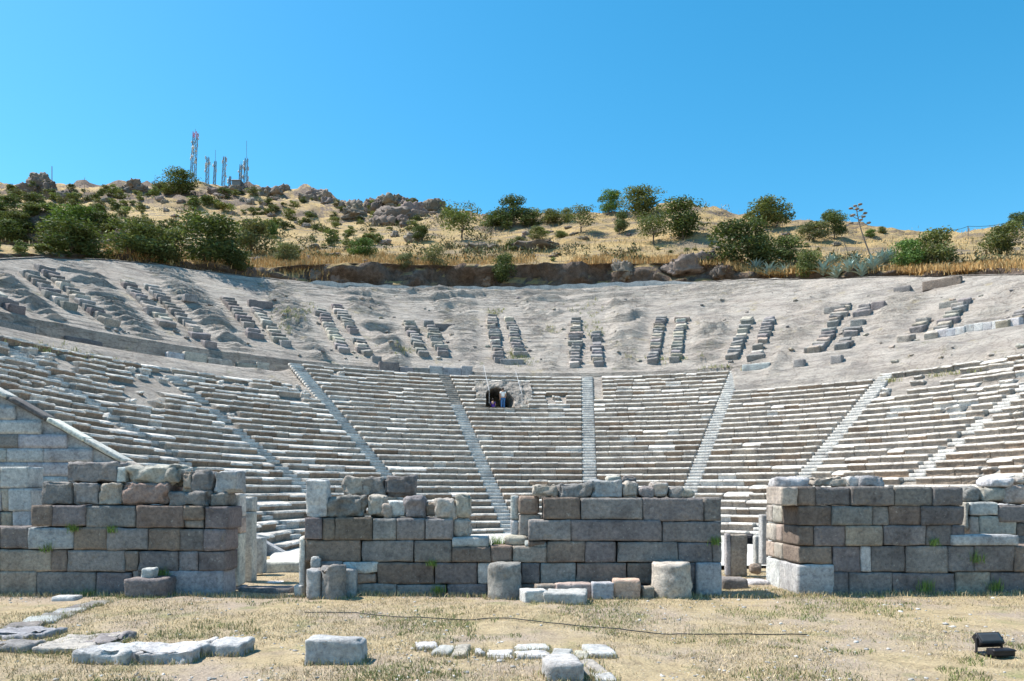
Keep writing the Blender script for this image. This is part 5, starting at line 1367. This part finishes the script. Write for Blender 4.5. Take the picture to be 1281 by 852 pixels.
# ================================================================ RADIO MASTS
def mast(px, y1, px2, y0, wpx, label, panels, dishes, redtop=False, whip=0):
    p = hill_at(px, y1); Y = p.y; H = (y1 - y0) * Y / F; W = wpx * Y / F; lean = (px2 - px) * Y / F
    root = thing('radio_mast', label, 'mast', p)
    H += .8; nlev = max(6, int(H / max(1.0, W * 1.1)))
    def node_(lv, c):
        t = lv / nlev; w = W / 2 * (1 - .25 * t); sx, sy = ((-1, -1), (1, -1), (1, 1), (-1, 1))[c]
        return Vector((sx * w + lean * t, sy * w, -.8 + H * t))
    def lattice(l0, l1):
        parts = []
        for c in range(4):
            parts.append(tube([node_(l0, c), node_(l1, c)], max(.085, W * .07), 5))
            for l in range(l0, l1):
                a, b = (c, (c + 1) % 4) if l % 2 else ((c + 1) % 4, c)
                parts.append(tube([node_(l, a), node_(l + 1, b)], max(.06, W * .045), 4)); parts.append(tube([node_(l, c), node_(l, (c + 1) % 4)], max(.05, W * .04), 4))
        return join(parts)
    cut = int(nlev * .94) if redtop else nlev
    V, Q = lattice(0, cut); link('lattice', mesh_np('lattice', V, Q, M['steel'], False), root)
    if redtop:
        V, Q = lattice(cut, nlev); link('red_top', mesh_np('red_top', V, Q, M['red_paint'], False), root)
    for i in range(panels):
        t = random.uniform(.45, .98); a = random.uniform(0, 6.28)
        P, Q = rough_box(.35, .22, random.uniform(1.2, 2.0), .03, 0, 1, .3); P = rot_z(P, a)
        link('panel_antenna', mesh_np('panel_antenna', P, Q, M['white_paint']), root, (lean * t + math.cos(a) * (W * .5 + .35), math.sin(a) * (W * .5 + .35), H * t - .8))
    for i in range(dishes):
        t = random.uniform(.3, .9); a = random.choice((-2.6, -.7, -1.6, .3)); V = []; R = random.uniform(.4, .75)
        V, Q = ellipsoid(R, R, .22, (0, 0, 0), 14, 6); V = rot_axis(V, 'X', PI / 2); V = rot_z(V, a + PI / 2)
        link('dish_antenna', mesh_np('dish_antenna', V, Q, M['white_paint']), root, (lean * t + math.cos(a) * (W * .5 + .4), math.sin(a) * (W * .5 + .4), H * t - .8))
    if whip:
        w = whip * Y / F; V, Q = tube([(lean, 0, H - .8), (lean, 0, H - .8 + w)], .07, 5); link('whip_antenna', mesh_np('whip_antenna', V, Q, M['steel']), root)
mast(241, 226, 244.5, 164, 5.5, 'tallest lattice radio mast with a red top', 8, 7, True, 4)
mast(259, 229, 260, 196, 3.4, 'slim radio mast next right of the tallest one', 5, 2)
mast(268, 229, 269.5, 200, 2.6, 'thin pale radio mast between two with white antennas', 2, 1, False, 14)
mast(279, 229, 281, 192, 3.4, 'dark slim radio mast with white antennas on top, middle of the row', 6, 2)
mast(287, 229, 288, 215, 2.4, 'shortest mast with a dish, in the right half of the row', 2, 2)
mast(300, 235, 301.5, 206, 3.0, 'short grey mast left of the last one', 3, 2, False, 4)
mast(306, 236, 308.5, 198, 3.8, 'last radio mast on the right with a long whip on top', 5, 3, False, 22)
p = hill_at(297, 233)
sh = thing('equipment_shed', 'small grey equipment shed at the foot of the masts', 'shed', p)
P, Q = rough_box(3.2, 3, 1.9, .05, 0, 1, .5); link('wall', mesh_np('wall', P, Q, M['steel']), sh, (0, 0, .6)); P, Q = rough_box(3.6, 3.4, .25, .04, 0, 1, .5); link('roof', mesh_np('roof', P, Q, M['steel']), sh, (0, 0, 1.68))

# ================================================================ GRASSES
def blades(n, pos_fn, hmin, hmax, wd, cols, name, label, lean=.6, seed=1, bend=True):
    rg = np.random.default_rng(seed)
    P = pos_fn(rg, n); n = len(P)
    a = rg.uniform(0, 2 * PI, n); h = rg.uniform(hmin, hmax, n); ln = np.abs(rg.normal(0, lean, n)) * h
    side = np.stack([-np.sin(a), np.cos(a), 0 * a], 1) * (wd * rg.uniform(.6, 1.4, n))[:, None]
    la = rg.uniform(0, 2 * PI, n); dirv = np.stack([np.cos(la), np.sin(la), 0 * la], 1)
    tip = P + dirv * ln[:, None] + np.array([0, 0, 1]) * h[:, None]
    mid = P + dirv * (ln * .35)[:, None] + np.array([0, 0, 1]) * (h * .6)[:, None]
    V = np.stack([P - side, P + side, mid + side * .7, tip, mid - side * .7], 1).reshape(-1, 3)
    i = np.arange(n) * 5
    Q = np.concatenate([np.stack([i, i + 1, i + 2, i + 4], 1), np.stack([i + 4, i + 2, i + 3, i + 3], 1)])
    cols = np.array(cols); T = cols[rg.integers(0, len(cols), n)] * rg.uniform(.7, 1.3, n)[:, None]
    faces = [tuple(f) for f in Q[:n]] + [tuple(f[:3]) for f in Q[n:]]
    c = V.mean(0)
    me = mesh_np(name, V - c, faces, M['blade'], False, np.repeat(T, 5, 0))
    o = link(name, me, None, c); tag(o, label, 'grass', kind='stuff'); return o
STRAW = [(.49, .38, .22), (.43, .335, .19), (.55, .45, .285), (.36, .28, .175), (.28, .26, .14)]
def field_pos(rg, n):
    n2 = int(n * 1.7)
    Y = 9.5 + (24.0 - 9.5) * rg.uniform(0, 1, n2) ** 1.15; X = rg.uniform(-1, 1, n2) * (Y * .72 + 1)
    p = np.stack([X, Y, 0 * X], 1); d = fbm(p * .5, 811, 4) + .5 * vnoise(p * 2.5, 5)
    k = d > .02 + rg.normal(0, .30, n2)
    k &= ~((Y > 19.0) & (Y < 20.2) & ((X > -12) & (X < -7.4) | (X > -5.2) & (X < 5.2) | (X > 7.15)))
    X, Y = X[k][:n], Y[k][:n]
    return np.stack([X, Y, ground_h(X, Y) - .005], 1)
blades(95000, field_pos, .02, .075, .005, STRAW, 'dry_grass', 'trampled dry straw coloured grass covering the field before the walls', 1.0, 21)
def green_pos(rg, n):
    n2 = n * 14
    Y = 9.5 + 12 * rg.uniform(0, 1, n2) ** 1.1; X = rg.uniform(-1, 1, n2) * (Y * .72 + 1)
    p = np.stack([X, Y, 0 * X], 1); k = (fbm(p * .55, 911, 3) + .4 * vnoise(p * 3, 6) > .42) | ((np.hypot((X - 4.0) / .9, (Y - 10.6) / .7) < 1) & (rg.uniform(0, 1, n2) < .5))
    X, Y = X[k][:n], Y[k][:n]
    return np.stack([X, Y, ground_h(X, Y) - .005], 1)
blades(18000, green_pos, .025, .09, .006, [(.16, .20, .06), (.20, .22, .08), (.12, .16, .05), (.26, .25, .11)], 'green_grass', 'green weeds in patches among the dry grass of the field', .7, 22)
def base_pos(rg, n):
    X = rg.uniform(-13, 13.5, n); Y = 18.95 - np.abs(rg.normal(0, .22, n)); 
    return np.stack([X, Y, ground_h(X, Y) - .005], 1)
blades(7000, base_pos, .04, .16, .007, STRAW + [(.2, .22, .08)], 'wall_foot_grass', 'dry grass along the foot of the stage walls', .5, 23)
def slab_pos(rg, n):
    out = []
    spots = SLABS + [(0.0 + (x - HX) * 18.5 / F, y, w_, d_, 0) for x, y, w_, d_ in ((630, 18.7, .9, .9), (843, 18.7, 1.05, 1.0), (413, 18.6, .7, .7), (180, 18.7, 1.0, .8), (697, 17.7, 1.2, .9), (735, 18.3, 2.4, .5), (885, 18.9, .7, .1))]
    for cx, cy, w_, d_, rz in spots:
        m = int(60 + 90 * (w_ + d_))
        t = rg.uniform(0, 1, m); sd = rg.integers(0, 4, m); g = np.abs(rg.normal(0, .05, m)) - .02
        x = np.where(sd < 2, (t - .5) * w_, np.where(sd == 2, -w_ / 2 - g, w_ / 2 + g)); y = np.where(sd < 2, np.where(sd == 0, -d_ / 2 - g, -d_ / 2 - g), (t - .5) * d_)
        c, s = math.cos(rz), math.sin(rz); out.append(np.stack([cx + x * c - y * s, cy + x * s + y * c], 1))
    A = np.vstack(out); return np.stack([A[:, 0], A[:, 1], ground_h(A[:, 0], A[:, 1]) - .01], 1)
blades(1, slab_pos, .04, .13, .006, STRAW + [(.22, .25, .09), (.3, .3, .13)], 'slab_edge_grass', 'grass growing up round the edges of the slabs and drums in the field', .5, 24)
# pebbles
def pebbles():
    rg = np.random.default_rng(77); n = 1500
    Y = 9.5 + 12 * rg.uniform(0, 1, n * 3) ** 1.2; X = rg.uniform(-1, 1, n * 3) * Y * .72
    k = fbm(np.stack([X, Y, 0 * X], 1) * .7, 99, 3) > .12 + rg.normal(0, .2, n * 3); X, Y = X[k][:n], Y[k][:n]; n = len(X)
    B, Qb = ellipsoid(1, 1, .6, (0, 0, 0), 7, 4); V = []; Qs = []; T = []
    s = np.abs(rg.normal(.008, .011, n)) + .006; Z = ground_h(X, Y)
    for i in range(n):
        d = B * s[i] * np.array([rg.uniform(.8, 1.6), rg.uniform(.8, 1.3), 1]) * (1 + .25 * rg.normal(size=(len(B), 1))); V.append(rot_z(d, rg.uniform(0, 3)) + np.array([X[i], Y[i], Z[i] + s[i] * .2]))
        Qs.append(np.array(Qb) + i * len(B)); c = rg.choice([.30, .42, .55]); T.append(np.repeat(np.array([[c, c * .97, c * .93]]) * rg.uniform(.8, 1.1), len(B), 0))
    o = link('pebbles', mesh_np('pebbles', np.vstack(V), np.vstack(Qs), M['pebble'], False, np.vstack(T))); tag(o, 'small pale pebbles strewn in the dry grass', 'pebbles', kind='stuff')
pebbles()
# tall orange grass on the rim and the cliff top, straw on the slope
def hill_pts(rg, n, r0, r1, u0, u1, dens=None, clump=7, spread=.35):
    m = n // clump; u = rg.uniform(u0, u1, m); rw = rg.uniform(r0, r1, m)
    c = (u + 420) / 4; j = c.astype(int); fx = (c - j)[:, None]; i = rw.astype(int); fy = (rw - i)[:, None]
    A = (HV[i, j] * (1 - fx) + HV[i, j + 1] * fx) * (1 - fy) + (HV[i + 1, j] * (1 - fx) + HV[i + 1, j + 1] * fx) * fy
    k = vnoise(A * .18, 31) > rg.normal(-.1, .3, m); A = A[k]
    A = np.repeat(A, clump, 0); A[:, :2] += rg.normal(0, spread, (len(A), 2)); A[:, 2] -= .06
    return A
def lift(rg, A):
    A = A.copy(); A[:, 2] += np.abs(rg.normal(0, .38, len(A))); return A
ORANGE = [(.50, .30, .115), (.55, .36, .15), (.43, .25, .095), (.53, .385, .19)]
blades(56000, lambda rg, n: np.vstack([hill_pts(rg, n // 3, 2.5, 6.5, 360, 1290), hill_pts(rg, n // 2, 14, 34, 300, 905), hill_pts(rg, n // 3, 12, 30, 905, 1300), hill_pts(rg, n // 4, 1, 30, 130, 420)]), .25, .80, .035, ORANGE, 'tall_dry_grass', 'tall orange dry grass along the cliff top and the rim', .5, 41)
blades(26000, lambda rg, n: np.vstack([hill_pts(rg, n * 2 // 3, 30, 144, 560, 1300, clump=5, spread=.8), hill_pts(rg, n // 3, 20, 140, -40, 560, clump=5, spread=1.2)]), .2, .5, .05, [(.46, .335, .16), (.40, .285, .13), (.53, .40, .21), (.34, .245, .12)], 'straw_grass', 'pale straw grass covering the hill slopes', .5, 42)
blades(30000, lambda rg, n: lift(rg, np.vstack([hill_pts(rg, n * 3 // 4, 22, 142, -60, 620, clump=45, spread=.85), hill_pts(rg, n // 5, 18, 60, 560, 1290, clump=30, spread=.45)])), .16, .38, .11, [(.13, .13, .06), (.10, .115, .05), (.17, .15, .09), (.20, .165, .11), (.085, .10, .04)], 'low_scrub', 'low olive and brown scrub growing over the slopes between the bushes', 1.3, 47)
# weeds on the rock and in the walls
def rock_weeds(rg, n):
    out = []
    for (px, py, sx, sy, m) in [(60, 445, 45, 12, 700), (110, 452, 25, 8, 400), (620, 392, 10, 6, 250), (640, 445, 10, 10, 250), (655, 452, 14, 6, 200), (745, 415, 12, 20, 350), (735, 385, 30, 10, 200), (690, 415, 12, 6, 120), (830, 350 + 102 / 2.66 + 62, 40, 4, 300), (375, 392, 30, 10, 400), (355, 410, 16, 14, 200), (1200, 470, 40, 8, 200), (905, 462, 30, 4, 150), (510, 440, 25, 6, 200), (1115, 487, 14, 4, 100)]:
        for i in range(m // 8):
            p, th, r = on_slope(px + rg.normal(0, sx * .5), py + rg.normal(0, sy * .5), 30.0 if py > 440 else 37)
            for k in range(8): out.append((p.x + rg.normal(0, .12), p.y + rg.normal(0, .12), p.z - .03))
    return np.array(out)
blades(1, rock_weeds, .12, .4, .02, [(.30, .30, .12), (.42, .38, .18), (.20, .24, .09), (.48, .40, .22)], 'rock_weeds', 'yellow green weeds growing from the bare rock of the upper slope', .5, 43)
def tuft(fr, x, y, Y, s, label, n=90):
    px, py = zpx(fr, x, y); c = at(px, py, Y)
    def f(rg, n_): return np.array([(c.x + rg.normal(0, s * .3), c.y + rg.normal(0, .03), c.z - s * .3 + rg.normal(0, s * .12)) for _ in range(n)])
    o = blades(n, f, s * .5, s, .006, [(.16, .26, .06), (.22, .30, .08), (.13, .2, .05)], 'weed_tuft', label, .6, int(x * 7 + y)); del o['kind']; o['category'] = 'weed'
tuft(Z1, 352, 388, 18.97, .22, 'green weed tuft in the left wall under the second course, left one'); tuft(Z1, 540, 398, 18.97, .20, 'green weed tuft in the left wall, right one near the middle'); tuft(Z1, 225, 484, 18.97, .26, 'wide green weed tuft low in the left wall'); tuft(Z1, 425, 725, 18.85, .35, 'green weed clump at the foot of the left wall', 160); tuft(Z1, 790, 612, 18.95, .3, 'thin weeds hanging above the bluish base block of left wall', 60)
tuft(Z2, 930, 560, 18.97, .18, 'small weed in a joint of second wall', 70); tuft(Z2, 965, 690, 18.9, .22, 'weed at the foot of second wall', 90); tuft(Z3, 1145, 450, 18.95, .25, 'dry weed on the right edge of third wall', 70); tuft(Z3, 85, 470, 19.6, .4, 'dark green plant behind the low wall between second and third walls', 200)
tuft(Z4, 915, 388, 18.97, .22, 'weed in a joint of the right wall under its third course', 80); tuft(Z4, 1090, 450, 18.97, .3, 'thin weeds on the right wall below the ledge', 80); tuft(Z4, 880, 570, 18.9, .35, 'weed at the foot of the right wall, middle', 90); tuft(Z4, 1165, 570, 18.9, .3, 'weed at the foot of the right wall, right part', 90)

# ================================================================ LIGHT, SKY, CAMERA
SUN = Vector((-0.50, 0.13, 0.86)).normalized()
el = math.asin(SUN.z); az = math.atan2(SUN.x, SUN.y)      # clockwise from +y
ld = bpy.data.lights.new('sun', 'SUN'); ld.energy = 5.0; ld.angle = math.radians(.53); ld.color = (1, .935, .84)
lo = bpy.data.objects.new('sun', ld); COL.objects.link(lo); lo.rotation_euler = SUN.to_track_quat('Z', 'Y').to_euler(); lo.location = (0, 0, 60)
wd = bpy.data.worlds.new('World'); SC.world = wd; wd.use_nodes = True
nt = wd.node_tree; nt.nodes.clear()
sky = nt.nodes.new('ShaderNodeTexSky'); sky.sky_type = 'NISHITA'; sky.sun_disc = False; sky.sun_elevation = el; sky.sun_rotation = az % (2 * PI)
sky.altitude = 0; sky.air_density = 1.0; sky.dust_density = 0.5; sky.ozone_density = 2.6
bg = nt.nodes.new('ShaderNodeBackground'); bg.inputs[1].default_value = 0.13
ow = nt.nodes.new('ShaderNodeOutputWorld'); hs = nt.nodes.new('ShaderNodeHueSaturation'); hs.inputs['Saturation'].default_value = 1.38; hs.inputs['Hue'].default_value = .480; nt.links.new(sky.outputs[0], hs.inputs['Color']); nt.links.new(hs.outputs[0], bg.inputs[0]); nt.links.new(bg.outputs[0], ow.inputs[0])
cd = bpy.data.cameras.new('camera'); cam = bpy.data.objects.new('camera', cd); COL.objects.link(cam)
cam.location = (0, 0, EYE); cam.rotation_euler = (PI / 2, 0, 0)
cd.sensor_width = 36; cd.sensor_fit = 'HORIZONTAL'; cd.lens = F / 1281 * 36; cd.shift_y = (HY - 426) / 1281; cd.shift_x = 0
cd.clip_start = .1; cd.clip_end = 20000
SC.camera = cam
vs = SC.view_settings; vs.view_transform = 'Standard'; vs.look = 'None'; vs.gamma = 1; vs.exposure = 0.78; vs.use_curve_mapping = False
SC.cycles.max_bounces = 6; SC.cycles.diffuse_bounces = 4
